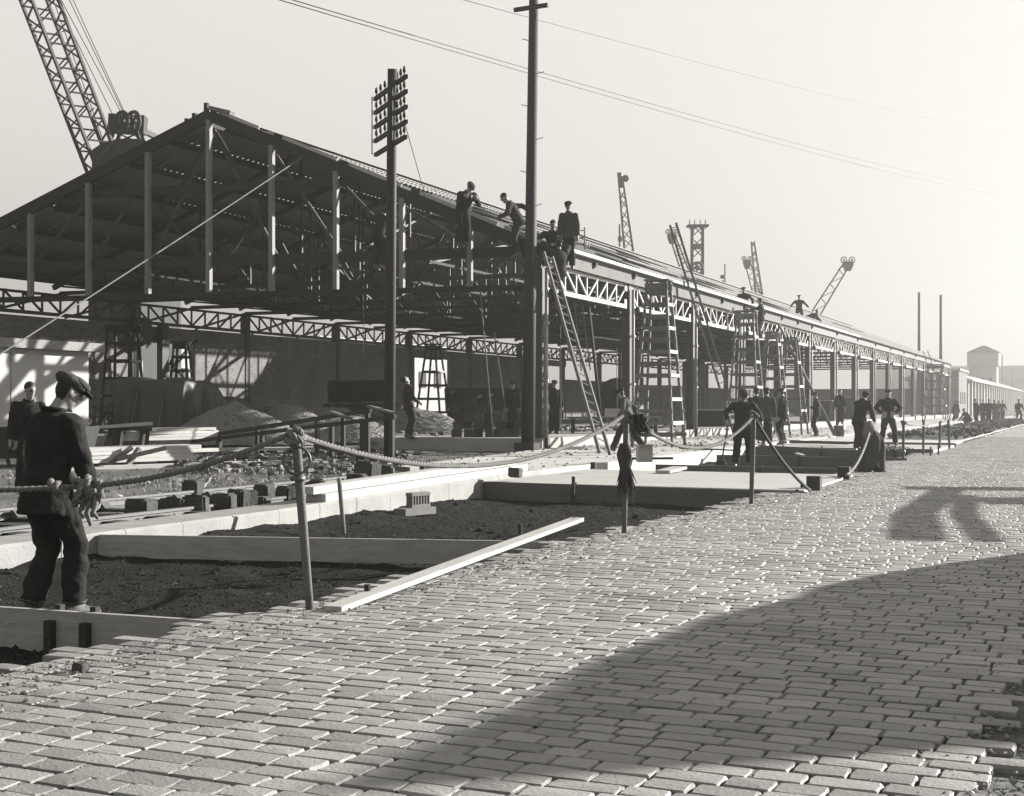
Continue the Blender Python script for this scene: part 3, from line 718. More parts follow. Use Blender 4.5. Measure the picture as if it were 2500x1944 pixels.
# far scaffold and roof
p = ONX(1816, 742, -14.3); person('worker perched on the eaves above the scaffold tower', p - V((0, 0, .52)), 195, cap='beret', pelvis=(0, -.05, .45), lean=6, fl=(-.2, .3, 0), fr=(.2, .25, 0), hl=(-.42, .05, .5), hr=(.3, .3, .62), hp=8, group=WORK)
p = ONX(1858, 828, -13.2); person('worker in overalls standing on the scaffold plank at the girder', p, 290, cap='beret', top=m_cloth3, legs=m_cloth3, H=1.74, hl=(-.2, .42, 1.25), hr=(.1, .44, 1.2), hp=6, group=WORK)
p = ONX(1951, 790, -16.2); person('worker striding on the far roof with arms spread', p, 190, cap='beret', lean=6, hl=(-.55, .15, .95), hr=(.50, .12, 1.0), fl=(-.25, .1, 0), fr=(.2, -.05, 0), pelvis=(0, 0, .88), group=WORK)
p = ONX(1982, 795, -16.0); person('worker crouching on the far roof bending to the right', p, 80, cap='hair', pelvis=(0, -.25, .5), lean=68, fl=(-.12, 0, 0), fr=(.12, -.15, 0), hl=(-.05, .62, .2), hr=(.2, .6, .15), hp=-10, group=WORK)
# far road
person('man bending forward beside the far rope stakes', G(2328, 1028, 0), 80, cap='beret', lean=35, hl=(-.1, .5, .8), hr=(.2, .45, .75), group=WORK)
person('figure standing just behind the bending far man', G(2335, 1024, 0), 60, cap='hair', H=1.76, group=WORK)
person('man squatting on the rubble bank at the road edge', G(2362, 1038, -.02), 255, cap='hair', pelvis=(0, -.15, .40), lean=40, fl=(-.14, .05, 0), fr=(.14, -.02, 0), hl=(-.1, .5, .3), hr=(.3, .45, .3), group=WORK)
FARP = 'distant figures along the road'
for i, (x, y, f, lb) in enumerate(((2386, 1036, 250, 'leftmost distant figure holding a shovel'), (2400, 1032, 200, 'second distant figure with one arm out'), (2413, 1034, 190, 'tallest dark distant figure on the rubble'),
                                   (2427, 1029, 180, 'pale distant figure among the group'), (2436, 1026, 170, 'small pale figure at the back of the far group'), (2447, 1025, 185, 'distant figure standing alone by the road edge'))):
    person(lb, G(x, y, -.02), f, cap='hair', H=1.72, vox=.035, lean=8 if i % 2 else 16, hl=(-.3, .25, .9), group=FARP)
# ================================================================== THINGS
def lerp(a, b, t): return a + (b - a) * t
def ladder(label, p0, p1, w, pitch=.26, m=m_wood2, group=None, side=None, r=.026):
    p0, p1 = V(p0), V(p1); d = (p1 - p0); s = V(side) if side else d.cross(V((0, 0, 1))); s = (s - d * s.dot(d) / d.length_squared).normalized()
    t = thing('ladder', label, 'ladder', p0, group)
    for k in (-1, 1): bar('stile', p0 + s * (k * w / 2), p1 + s * (k * w / 2 * .8), r * 1.5, r * 2.4, m, t, up=s.cross(d))
    n = int(d.length / pitch)
    for i in range(1, n + 1):
        c = p0 + d * ((i - .4) / n); ww = w / 2 * lerp(1, .8, (i - .4) / n)
        if (i - .4) / n < 1: bar('rung', c - s * ww, c + s * ww, .026, .026, m, t)
    return t
# ---------------------------------------------------------------- trestle towers
def tower(label, p, w0, d0, w1, d1, h, n, yaw=0.0, m=m_wood2, group='trestle towers', skip=()):
    p = V(p); t = thing('trestle_tower', label, 'trestle', p, group); R = Matrix.Rotation(yaw, 3, 'Z')
    def c(sx, sy, k): return p + R @ V((sx * lerp(w0, w1, k) / 2, sy * lerp(d0, d1, k) / 2, h * k))
    for sx in (-1, 1):
        for sy in (-1, 1): bar('leg', c(sx, sy, 0), c(sx, sy, 1), .075, .075, m, t)
    for i in range(1, n):
        k = i / n
        if i in skip: continue
        for sy in (-1, 1): bar('rung', c(-1.12, sy * 1.05, k), c(1.12, sy * 1.05, k), .035, .11, m, t)
        if i % 2 == 0:
            for sx in (-1, 1): bar('side_rail', c(sx * 1.06, -1.12, k), c(sx * 1.06, 1.12, k), .035, .10, m_wood, t)
    for j in (-1, 0, 1): bar('top_board', c(-1.35, j * .9, 1) + V((0, 0, .03)), c(1.35, j * .9, 1) + V((0, 0, .03)), .16, .05, m, t)
    for sy in (-1, 1): bar('head_rail', c(-1.2, sy * 1.1, .965), c(1.2, sy * 1.1, .965), .04, .20, m, t)
    return t
tower('tall trestle tower with pale side boards against the second girder bay', G(1608, 1090, APR), 1.22, 1.35, .56, .40, 4.85, 14)
tower('trestle tower below the worker perched on the eaves', G(1822, 1068, APR), 1.2, 1.3, .6, .45, 4.75, 10)
tower('second trestle tower carrying the scaffold plank', G(1886, 1064, APR), 1.15, 1.3, .42, .4, 4.1, 9)
tower('third trestle tower right of the scaffold plank', G(1932, 1061, APR), 1.15, 1.4, .42, .4, 4.0, 8)
tower('hazy trestle tower with a pale plank near the end of the shed', G(2283, 1030, APR), 1.7, 1.6, 1.0, .9, 4.3, 7)
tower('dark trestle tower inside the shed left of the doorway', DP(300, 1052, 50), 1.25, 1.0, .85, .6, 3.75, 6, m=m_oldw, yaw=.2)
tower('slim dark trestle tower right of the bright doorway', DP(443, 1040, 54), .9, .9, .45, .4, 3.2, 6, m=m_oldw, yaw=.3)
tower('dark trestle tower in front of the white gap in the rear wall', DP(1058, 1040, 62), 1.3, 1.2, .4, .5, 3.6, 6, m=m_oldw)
t = thing('scaffold_plank', 'pale scaffold planks bridging the trestle towers', 'planks', ONX(1850, 830, -13.2), None)
a = ONX(1800, 828, -13.2); c = ONX(1902, 832, -13.0)
for k in range(3): bar('plank', a + V((-.12 + .24 * k, -.1 * k, 0)), c + V((-.12 + .24 * k, .1 * k, 0)), .22, .05, m_wood, t)
# ---------------------------------------------------------------- ladders and leaning poles
lb, lt_ = G(1478, 1112, APR), DP(1338, 622, 37.6)
ladder('long pole ladder with a man climbing, foot on the apron', lb, lt_, .42, .29, m_wood2, side=VIEW * .8 + RIGHT * .55, r=.034)
ladder('very long ladder rising high above the eaves', G(1803, 1067, APR), ONX(1643, 547, -14.2), .30, .34, m_wood2, side=RIGHT + VIEW * .2, r=.042)
ladder('hazy ladder leaning on the far end of the shed', G(2313, 1027, APR), DP(2259, 856, 117), .5, .5, m_wood2, side=RIGHT)
ladder('short ladder standing up from the roof behind the crew', ONX(1398, 606, -14.9), ONX(1404, 556, -15.3), .75, .40, m_wood2, side=RIGHT)
ladder('thin ladder hanging inside the first bay', DP(1430, 905, 46), DP(1412, 738, 47), .30, .3, m_wood2, side=RIGHT)
def leaning(name, label, p0, p1, r, m, cat):
    b = MB(); b.tube([p0, V(p0).lerp(V(p1), .5), p1], r, 8); o = b.build(name, m, None, True); return tag(o, label, cat)
leaning('leaning_pole', 'thick timber pole leaning from the girder down to a bucket', G(2038, 1062, .06), ONX(1903, 795, -14.1), .075, m_wood2, 'pole')
leaning('leaning_pole', 'thin pole leaning inside the first bay beside the ladder', DP(1468, 1030, 42), DP(1436, 738, 44), .05, m_oldw, 'pole')
leaning('leaning_rod', 'thin rod propped against the block stack left of the thick pole', G(1206, 1092, APR), DP(1172, 705, 41), .022, m_wood2, 'rod')
leaning('leaning_rod', 'second slim rod leaning by the thick pole', G(1243, 1060, PLT), DP(1206, 812, 43), .022, m_wood2, 'rod')
b = MB(); c = G(2050, 1066, APR); b.loft([[c + V((r * cos(a), r * sin(a), z)) for a in [2 * pi * k / 16 for k in range(16)]] for z, r in ((0, .17), (.42, .24), (.43, .215), (.06, .15))])
tag(b.build('bucket', m_iron, None, True), 'dark metal bucket at the foot of the leaning pole', 'bucket')
# ---------------------------------------------------------------- telegraph poles
t = thing('telegraph_pole', 'telegraph pole with five crossarms of insulators', 'telegraph pole', G(950, 1122, -.05))
pb = G(950, 1122, -.05); pt = DP(958, 168, 30.6); b = MB(); b.tube([pb - V((0, 0, .3)), pb.lerp(pt, .5), pt], [.135, .12, .105], 14); part('pole', b, m_tar, t, True)
ad = (C2W(.95, -2.4, 0) - C2W(0, 0, 0)).normalized()
for k, yy in enumerate((205, 241, 278, 314, 350)):
    c = DP(957, yy - 8, 30.5); c.x, c.y = pt.x, pt.y; hw = 1.22 if k < 4 else 1.18; c -= ad.cross(UP) * .13; c -= ad * .62
    g = node('crossarm', t, c); bar('arm', c - ad * hw, c + ad * hw, .08, .085, m_tar, g)
    if k < 5:
        for j in (-1.1, -.75, -.4, -.05, .55, .82, 1.08):
            if k == 4 and j < .2: continue
            q = c + ad * j; q.z += .055; b = MB(); b.tube([q, q + V((0, 0, .05)), q + V((0, 0, .06)), q + V((0, 0, .11)), q + V((0, 0, .17)), q + V((0, 0, .20))], [.012, .012, .034, .038, .026, .010], 8)
            part('insulator', b, m_tar, g, True)
for s in (-1.0, .62):
    c0 = DP(957, 197, 30.5); c1 = DP(957, 345, 30.5); bar('arm_strap', V((pt.x, pt.y, c0.z)) + ad * (s - .62), V((pt.x, pt.y, c1.z)) + ad * (s - .62), .02, .03, m_tar, t)
t = thing('thick_pole', 'tall thick tarred pole in front of the shed corner', 'telegraph pole', G(1289, 1099, APR))
pb = G(1289, 1099, APR); pt = DP(1304, -60, 38.2); b = MB(); b.tube([pb, pb.lerp(pt, .35), pt], [.185, .165, .125], 18); part('pole', b, m_tar, t, True)
for yy in (-22, 22):
    c = DP(1301, yy, 38.2) - VIEW * .16; e = (RIGHT * .88 - VIEW * .47).normalized(); bar('crossarm', c - e * .58, c + e * .46, .08, .11, m_tar, t)
for i in range(9):
    k = .30 + .07 * i; c = pb.lerp(pt, k); s = 1 if i % 2 else -1; bar('climbing_step', c + RIGHT * (s * .12), c + RIGHT * (s * .30) + V((0, 0, .05)), .018, .018, m_iron, t)
b = MB(); b.box((pb.x - .3, pb.y - .24, -.05), (pb.x + .26, pb.y + .24, .22)); part('collar_block', b, m_oldw, t)
for x, y0, lb_ in ((2244, 714, 'left of the two bare poles rising behind the far roof'), (2297, 720, 'right of the two bare poles rising behind the far roof')):
    pt = DP(x, y0, 165); b = MB(); b.tube([(pt.x, pt.y, -.2), (pt.x, pt.y, pt.z)], [.22, .15], 10); tag(b.build('far_pole', m_tar, None, True), lb_, 'pole')
for x, y0, lb_ in ((2447, 866, 'faint thin mast left of the far end of the road'), (2473, 902, 'faint short mast at the far end of the road')):
    pt = DP(x, y0, 300); b = MB(); b.tube([(pt.x, pt.y, -.2), (pt.x, pt.y, pt.z)], .13, 8); tag(b.build('far_mast', m_farst, None, True), lb_, 'mast')
# ---------------------------------------------------------------- wires
def wire(label, a, c, sag, r=.012, m=m_tar, n=24, name='overhead_wire', cat='wire'):
    b = MB(); b.tube([V(a).lerp(V(c), k / n) - V((0, 0, sag * 4 * (k / n) * (1 - k / n))) for k in range(n + 1)], r, 5); return tag(b.build(name, m, None, True), label, cat)
wire('upper overhead wire passing behind the thick pole', DP(560, -45, 30), DP(2650, 470, 240), 1.8, .012, m_dark)
wire('lower overhead wire passing behind the thick pole', DP(480, -60, 30), DP(2650, 486, 240), 1.8, .012, m_dark)
wire('topmost thin overhead wire near the pole top', DP(1050, -22, 36), DP(2600, 330, 240), 1.2, .008, m_dark)
wire('thin stay wire from the crossarms down to the roof', DP(988, 300, 31), DP(1040, 485, 40), .0, .010, name='stay_wire')
wire('bright taut guy rope from the gable rafter down to the left', DP(735, 386, 41.0), DP(-260, 1030, 25), .05, .017, m_wood2, name='guy_rope', cat='rope')
for x, y0, y1, d, lb_ in ((886, 700, 925, 47, 'thin hoist rope hanging in front of the rear wall'), (1505, 850, 1020, 48, 'hanging cord inside the second bay'), (1368, 795, 1060, 43, 'hanging cord beside the corner column')):
    wire(lb_, DP(x, y0, d), DP(x + 2, y1, d), 0, .012, m_wood2, 4, 'hanging_rope', 'rope')
# ---------------------------------------------------------------- crane at the left
def lattice(parent, p0, p1, w0, w1, n, m, ax, r, rb, single=True, joint=True):
    p0, p1 = V(p0), V(p1); d = (p1 - p0).normalized(); x = V(ax); x = (x - d * x.dot(d)).normalized(); y = d.cross(x)
    def c(sx, sy, k): return p0.lerp(p1, k) + (x * sx + y * sy) * lerp(w0, w1, k) / 2
    C4 = ((-1, -1), (1, -1), (1, 1), (-1, 1)); mb = MB()
    for q in C4:
        if joint: bar('chord', c(*q, 0), c(*q, 1), r, r, m, parent)
        else: mb.bar(c(*q, 0), c(*q, 1), r, r)
    for i in range(n):
        k0, k1 = i / n, (i + 1) / n
        for f in range(4):
            A, B = C4[f], C4[(f + 1) % 4]
            if i % 2: A, B = B, A
            if joint:
                bar('lacing', c(*A, k0), c(*B, k1), rb, rb, m, parent)
                if not single: bar('lacing', c(*B, k0), c(*A, k1), rb, rb, m, parent)
            else:
                mb.bar(c(*A, k0), c(*B, k1), rb, rb)
                if not single: mb.bar(c(*B, k0), c(*A, k1), rb, rb)
    if not joint: part('lattice_frame', mb, m, parent)
def wheel(c, axis, R, r, n=20, spokes=6, width=.1):
    c = V(c); ax = V(axis).normalized(); x = ax.orthogonal().normalized(); y = ax.cross(x); b = MB()
    pts = [c + (x * cos(2 * pi * k / n) + y * sin(2 * pi * k / n)) * R for k in range(n + 1)]; b.tube(pts, r, 6, False)
    for k in range(spokes):
        a = 2 * pi * k / spokes; b.tube([c, c + (x * cos(a) + y * sin(a)) * R], r * .55, 5)
    b.tube([c - ax * width, c + ax * width], r * 1.8, 10); return b
cr = thing('dockside_crane', 'tall lattice-jib crane standing behind the left side of the shed', 'crane', DP(300, 990, 70))
j0, j1 = DP(252, 408, 69), DP(62, -90, 65); j00 = j0 + (j0 - j1) * .55
jib = node('jib', cr, j0); lattice(jib, j00, j1, 1.25, 1.25, 26, m_crane, RIGHT + VIEW * .9, .13, .075, True)
cab = node('cab', cr, DP(330, 400, 70)); c = DP(330, 352, 70)
b = MB(); rr = [[c + RIGHT * (x * sx) + VIEW * (1.4 * sy) + V((0, 0, z)) for sx, sy in ((-1, -1), (1, -1), (1, 1), (-1, 1))] for x, z in ((1.8, -4.5), (1.75, -.55), (1.25, -.2), (.5, .0))]
b.loft(rr); part('housing', b, m_crane, cab)
b = MB(); b.box((c.x - 1.6, c.y - 1.6, -.4), (c.x + 1.6, c.y + 1.6, c.z - 4.5)); part('pedestal', b, m_crane, cr)
hd = DP(312, 302, 70)
for dx in (-.62, .62):
    for dy in (-.5, .5): bar('mast_leg', DP(312 + dx * 60, 356, 70) + VIEW * dy, hd + RIGHT * (dx * .7) + VIEW * dy, .16, .16, m_crane, cr)
bar('mast_brace', DP(276, 352, 69.6), DP(338, 325, 69.6), .07, .07, m_crane, cr); bar('mast_brace', DP(348, 352, 69.6), DP(285, 325, 69.6), .07, .07, m_crane, cr)
bar('mast_head', hd - RIGHT * .9, hd + RIGHT * .9 - V((0, 0, .1)), .7, .9, m_crane, cr)
part('sheave', wheel(DP(297, 298, 69.2), VIEW * .8 + RIGHT * .6, .50, .10), m_crane, cr, True); part('sheave', wheel(DP(325, 298, 69.2), VIEW * .8 + RIGHT * .6, .50, .10), m_crane, cr, True)
bar('back_stay', DP(318, 305, 70), DP(430, 358, 74), .22, .25, m_crane, cr); bar('back_stay', DP(330, 330, 70), DP(380, 365, 72), .08, .08, m_crane, cr)
for x0, y0, x1 in ((280, 290, 118), (300, 283, 128), (305, 283, 150), (308, 283, 160), (262, 372, 116), (280, 385, 134)):
    b = MB(); b.tube([DP(x0, y0, 69.2), DP(x1, -40, 65.4)], .022, 5); part('luffing_cable', b, m_crane, cr)
for k in range(4): bar('cable_spreader', DP(152 + 33 * k, 78 + 102 * k - (k * 4), 67), DP(160 + 35 * k, 72 + 104 * k - k * 8, 67), .05, .05, m_crane, cr)
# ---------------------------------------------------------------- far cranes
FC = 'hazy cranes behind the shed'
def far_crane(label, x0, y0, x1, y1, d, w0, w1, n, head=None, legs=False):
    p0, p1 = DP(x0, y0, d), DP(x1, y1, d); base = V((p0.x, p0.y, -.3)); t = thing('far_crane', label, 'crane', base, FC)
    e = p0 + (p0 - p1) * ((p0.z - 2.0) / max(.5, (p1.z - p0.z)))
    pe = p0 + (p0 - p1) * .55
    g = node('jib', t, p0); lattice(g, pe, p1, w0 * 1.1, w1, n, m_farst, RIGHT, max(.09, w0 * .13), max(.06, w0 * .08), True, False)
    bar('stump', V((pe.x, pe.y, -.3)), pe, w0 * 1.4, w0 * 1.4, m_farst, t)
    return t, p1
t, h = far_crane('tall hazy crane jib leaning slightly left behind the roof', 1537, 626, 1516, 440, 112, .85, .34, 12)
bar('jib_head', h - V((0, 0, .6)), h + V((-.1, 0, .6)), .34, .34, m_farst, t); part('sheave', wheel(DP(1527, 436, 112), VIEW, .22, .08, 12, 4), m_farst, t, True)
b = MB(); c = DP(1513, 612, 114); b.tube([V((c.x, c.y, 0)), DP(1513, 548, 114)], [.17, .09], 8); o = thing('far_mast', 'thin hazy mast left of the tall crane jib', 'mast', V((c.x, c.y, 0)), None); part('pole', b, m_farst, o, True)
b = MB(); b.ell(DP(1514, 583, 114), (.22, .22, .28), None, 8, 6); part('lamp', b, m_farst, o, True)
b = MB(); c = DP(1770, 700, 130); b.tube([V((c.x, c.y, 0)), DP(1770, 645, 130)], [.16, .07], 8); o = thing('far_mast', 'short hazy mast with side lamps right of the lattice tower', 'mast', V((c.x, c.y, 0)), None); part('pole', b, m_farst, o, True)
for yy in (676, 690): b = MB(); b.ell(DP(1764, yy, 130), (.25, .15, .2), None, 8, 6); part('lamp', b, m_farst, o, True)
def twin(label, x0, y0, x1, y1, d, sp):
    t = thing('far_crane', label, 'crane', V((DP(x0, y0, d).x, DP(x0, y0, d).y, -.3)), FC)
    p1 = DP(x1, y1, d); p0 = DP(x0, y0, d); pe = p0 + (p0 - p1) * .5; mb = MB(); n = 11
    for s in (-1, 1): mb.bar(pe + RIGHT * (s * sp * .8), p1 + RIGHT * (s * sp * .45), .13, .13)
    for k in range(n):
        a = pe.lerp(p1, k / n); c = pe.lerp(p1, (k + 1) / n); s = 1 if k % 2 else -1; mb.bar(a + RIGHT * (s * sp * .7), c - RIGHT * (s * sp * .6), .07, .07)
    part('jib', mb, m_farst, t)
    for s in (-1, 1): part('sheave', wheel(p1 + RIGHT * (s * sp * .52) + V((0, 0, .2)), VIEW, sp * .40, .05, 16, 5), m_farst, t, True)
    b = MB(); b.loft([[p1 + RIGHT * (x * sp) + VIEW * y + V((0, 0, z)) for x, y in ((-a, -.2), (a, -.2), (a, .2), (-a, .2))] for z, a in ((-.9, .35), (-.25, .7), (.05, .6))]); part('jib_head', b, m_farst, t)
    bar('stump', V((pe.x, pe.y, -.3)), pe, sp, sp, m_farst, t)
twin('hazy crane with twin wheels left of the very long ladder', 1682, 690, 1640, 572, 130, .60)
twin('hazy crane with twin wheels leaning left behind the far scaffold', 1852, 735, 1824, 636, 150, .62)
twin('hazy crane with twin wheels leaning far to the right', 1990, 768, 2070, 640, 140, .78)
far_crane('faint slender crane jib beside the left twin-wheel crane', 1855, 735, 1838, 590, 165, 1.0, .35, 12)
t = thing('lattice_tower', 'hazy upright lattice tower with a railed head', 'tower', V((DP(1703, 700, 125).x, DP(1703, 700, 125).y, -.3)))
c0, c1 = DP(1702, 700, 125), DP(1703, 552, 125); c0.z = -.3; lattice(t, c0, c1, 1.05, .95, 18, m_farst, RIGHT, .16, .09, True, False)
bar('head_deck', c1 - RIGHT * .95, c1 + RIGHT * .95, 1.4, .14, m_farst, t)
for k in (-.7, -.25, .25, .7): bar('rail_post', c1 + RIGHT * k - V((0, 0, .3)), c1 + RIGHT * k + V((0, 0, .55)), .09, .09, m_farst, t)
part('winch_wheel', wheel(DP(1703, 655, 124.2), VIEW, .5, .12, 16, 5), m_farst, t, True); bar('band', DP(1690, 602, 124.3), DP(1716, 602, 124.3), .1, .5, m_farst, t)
# ---------------------------------------------------------------- far buildings
t = thing('far_shed', 'long pale shed fading into haze beyond the transit shed', 'shed', (-18, 190, 0))
b = MB(); b.box((-22, 186, -.3), (-14.6, 330, 4.5)); part('wall', b, m_far, t)
b = MB(); b.add([(-14.0, 185, 4.4), (-14.0, 331, 4.4), (-19, 331, 6.2), (-19, 185, 6.2), (-23, 185, 4.6), (-23, 331, 4.6), (-14.0, 185, 4.55), (-14.0, 331, 4.55)], [(6, 7, 2, 3), (3, 2, 5, 4), (0, 1, 7, 6), (0, 6, 3, 4)]); part('roof', b, m_white, t)
for k in range(26): bar('pilaster', (-14.45, 188 + 5.4 * k, -.3), (-14.45, 188 + 5.4 * k, 4.3), .35, .8, m_white, t)
for k in range(25): bar('door', (-14.55, 189.6 + 5.4 * k, 1.9), (-14.55, 192.0 + 5.4 * k, 1.9), .12, 3.4, m_fardark if k < 4 else m_far, t)
b = MB(); b.box((-18, 172, -.3), (-14.6, 183.5, 5.4)); o = b.build('annexe', m_brick); tag(o, 'plain brick annexe block at the end of the transit shed', 'building')
b = MB(); b.box((-18.2, 171.9, 5.4), (-14.4, 183.7, 5.65)); part('parapet', b, m_far, o)
for k in range(3): bar('window', (-14.58, 174 + 3 * k, 2.2), (-14.58, 175.4 + 3 * k, 2.2), .1, 1.4, m_fardark, o)
t = thing('water_tower', 'faint square water tower almost lost in the haze', 'water tower', DP(2402, 1010, 290)); c = DP(2402, 990, 290)
b = MB(); b.box((c.x - 2.7, c.y - 2.7, -.3), (c.x + 2.7, c.y + 2.7, 9.5)); part('shaft', b, m_far, t)
b = MB(); b.box((c.x - 3.1, c.y - 3.1, 9.5), (c.x + 3.1, c.y + 3.1, 12.3)); part('tank', b, m_far, t)
b = MB(); b.loft([[(c.x + sx * a, c.y + sy * a, z) for sx, sy in ((-1, -1), (1, -1), (1, 1), (-1, 1))] for z, a in ((12.3, 3.3), (13.8, .3))]); part('roof', b, m_fardark, t)
for k in (-1, 0, 1): bar('window', (c.x + k * 1.5 - .3, c.y - 2.72, 6.5), (c.x + k * 1.5 + .3, c.y - 2.72, 6.5), .1, 1.2, m_fardark, t)
b = MB(); b.box((-60, 420, -.3), (-4, 440, 9)); o = b.build('far_warehouse', m_far); tag(o, 'pale ghostly warehouse closing the far end of the road', 'warehouse')
b = MB(); b.add([(-61, 419.5, 9), (-3, 419.5, 9), (-3, 440, 9), (-61, 440, 9), (-61, 430, 13), (-3, 430, 13)], [(0, 1, 5, 4), (2, 3, 4, 5), (0, 4, 3), (1, 2, 5), (0, 3, 2, 1)]); part('roof', b, m_farst, o)
for x, w, h, lb_ in ((-58, 14, 5.5, 'pale low building seen through the rear girder at left'), (-62, 18, 7.0, 'pale building seen through the rear wall gap')):
    yy = 70 if w == 14 else 105; b = MB(); b.box((x - w, yy, -.3), (x, yy + 26, h)); o = b.build('rear_building', m_white); tag(o, lb_, 'building')
    b = MB(); b.box((x - w - .3, yy - .3, h), (x + .3, yy + 26.3, h + .3)); part('parapet', b, m_far, o)
    for k in range(7): bar('window', (x + .02, yy + 2 + 3.5 * k, h * .55), (x + .02, yy + 3.6 + 3.5 * k, h * .55), .1, 1.6, m_fardark, o)
# ---------------------------------------------------------------- hut
HX, HY1 = -23.95, 29.0
t = thing('hut', 'white rendered hut with pebbledash cornice at the left edge', 'hut', (HX, HY1, -.1))
b = MB(); b.box((HX - 3.6, 14, -.2), (HX, HY1, 2.60)); part('wall', b, m_white, t)
b = MB(); b.box((HX - 3.9, 13.7, 2.60), (HX + .28, HY1 + .30, 2.82)); part('cornice', b, m_rough, t)
b = MB(); b.box((HX - .01, 14, -.2), (HX + .06, HY1 + .05, .12)); part('plinth', b, m_plat, t)
bar('joint_strip', (HX + .004, 26.2, 0.12), (HX + .004, 26.2, 2.6), .02, .03, m_plat, t)
# ---------------------------------------------------------------- tarpaulin stack
def cloth_box(label, A, ux, uy, lx, ly, h0, h1):
    A = V(A); ux, uy = V(ux), V(uy); t = thing('tarpaulin_stack', label, 'covered stack', A); b = MB(); n, m = 84, 84; vs = []; mg = .28
    def ss(q): q = max(0, min(1, q)); return q * q * (3 - 2 * q)
    for j in range(m + 1):
        for i in range(n + 1):
            x = -mg + (lx + 2 * mg) * i / n; y = -mg + (ly + 2 * mg) * j / m
            dx = min(x, lx - x); dy = min(y, ly - y); fx = ss((dx + mg) / (mg + .04)); fy = ss((dy + mg) / (mg + .04))
            H = lerp(h0, h1, ss(y / ly)) + .16 * nz(x, y, 1.1, 7) + .05 * nz(x, y, 3.2, 2) - .22 * math.exp(-((y - ly * .45) / .25) ** 2)
            e = 1 - fx * fy; per = x * 1.0 + y * 1.3
            z = H * fx * fy; w = (.085 * sin(per * 6.5 + 2 * nz(x, y, .9, 4)) + .05 * sin(per * 13 + 1)) * sin(pi * min(1, e)) * 1.2
            vs.append(A + ux * (x + w * (1 if x > lx / 2 else -1) * (dx < dy)) + uy * (y + w * (1 if y > ly / 2 else -1) * (dy <= dx)) + V((0, 0, max(.0, z - .10 * e * (1 + .6 * sin(per * 4))))))
    b.add(vs, [(j * (n + 1) + i, j * (n + 1) + i + 1, (j + 1) * (n + 1) + i + 1, (j + 1) * (n + 1) + i) for j in range(m) for i in range(n)])
    part('tarpaulin', b, m_tarp, t, True)
    for s in (.35, .72):
        p = A + ux * (lx * s); q = MB(); q.tube([p + uy * 1.2 + V((0, 0, h0 + .06)), p + uy * .1 + V((0, 0, h0 * .96)), p - uy * .2 + V((0, 0, h0 * .45)), p - uy * .34 + V((0, 0, .05))], .012, 5); part('lashing', q, m_rope, t)
A = C2W(-11.75, 40.9, 0); A.z = -.08
cloth_box('tarpaulin-covered stack beside the hut under the gable', A, (CT * .97, ST * .97 - .24, 0), (.10, .995, 0), 2.6, 4.2, 2.05, 1.25)
# ---------------------------------------------------------------- heaps
def heap(name, label, c, r, h, m, seed, elong=1.0, kind=None):
    c = V(c); b = MB(); n = 64; mm = 34; vs = []
    for j in range(mm + 1):
        for k in range(n):
            a = 2 * pi * k / n; q = j / mm; rr = q * r * (1 + .13 * sin(2 * a + seed) + .08 * sin(3 * a + seed * 2)); x = rr * cos(a) * elong; y = rr * sin(a)
            z = h * (max(0, 1 - q) ** .92) * (1 + .12 * nz(x, y, 1.2, seed)) - .10 * math.exp(-(q * 5) ** 2) * h - .04
            vs.append(c + V((x + .02 * nz(x, y, 9, seed), y, z + .022 * nz(x, y, 7, seed + 3) + .014 * nz(x, y, 22, seed))))
    b.add(vs, [(j * n + k, (j + 1) * n + k, (j + 1) * n + (k + 1) % n, j * n + (k + 1) % n) for j in range(mm) for k in range(n)])
    t = thing(name, label, 'heap', c, 'gravel heaps'); part('mound', b, m, t, False)
    b = MB()
    for i in range(900):
        q = sqrt(random.random()); a = random.uniform(0, 2 * pi); rr = q * r * (1 + .13 * sin(2 * a + seed) + .08 * sin(3 * a + seed * 2)); x = rr * cos(a) * elong; y = rr * sin(a)
        z = h * (max(0, 1 - q) ** .92) * (1 + .12 * nz(x, y, 1.2, seed)) - .10 * math.exp(-(q * 5) ** 2) * h - .03; pebble(b, c + V((x, y, z)), random.uniform(.015, .04))
    part('stones', b, m, t)['kind'] = 'stuff'
heap('gravel_heap', 'gravel heap nearest the tarpaulin stack', DP(575, 1080, 40.5), 1.9, 1.32, m_gravel, 1, 1.2)
heap('gravel_heap', 'second gravel heap right of the tarpaulin', DP(690, 1060, 44), 1.8, 1.2, m_gravel, 2, 1.2)
heap('gravel_heap', 'flat sand heap below the tip wagons', DP(810, 1055, 46), 1.9, .95, m_gravel, 3, 1.3)
heap('gravel_heap', 'pale gravel heap between the telegraph pole and block stack', G(1005, 1060, PLT) + VIEW * 1.6, 1.7, 1.05, m_gravel, 4, 1.5)
heap('gravel_heap', 'low gravel spread behind the barrow ramp', DP(860, 1075, 41.5), 1.3, .62, m_gravel, 5, 1.4)
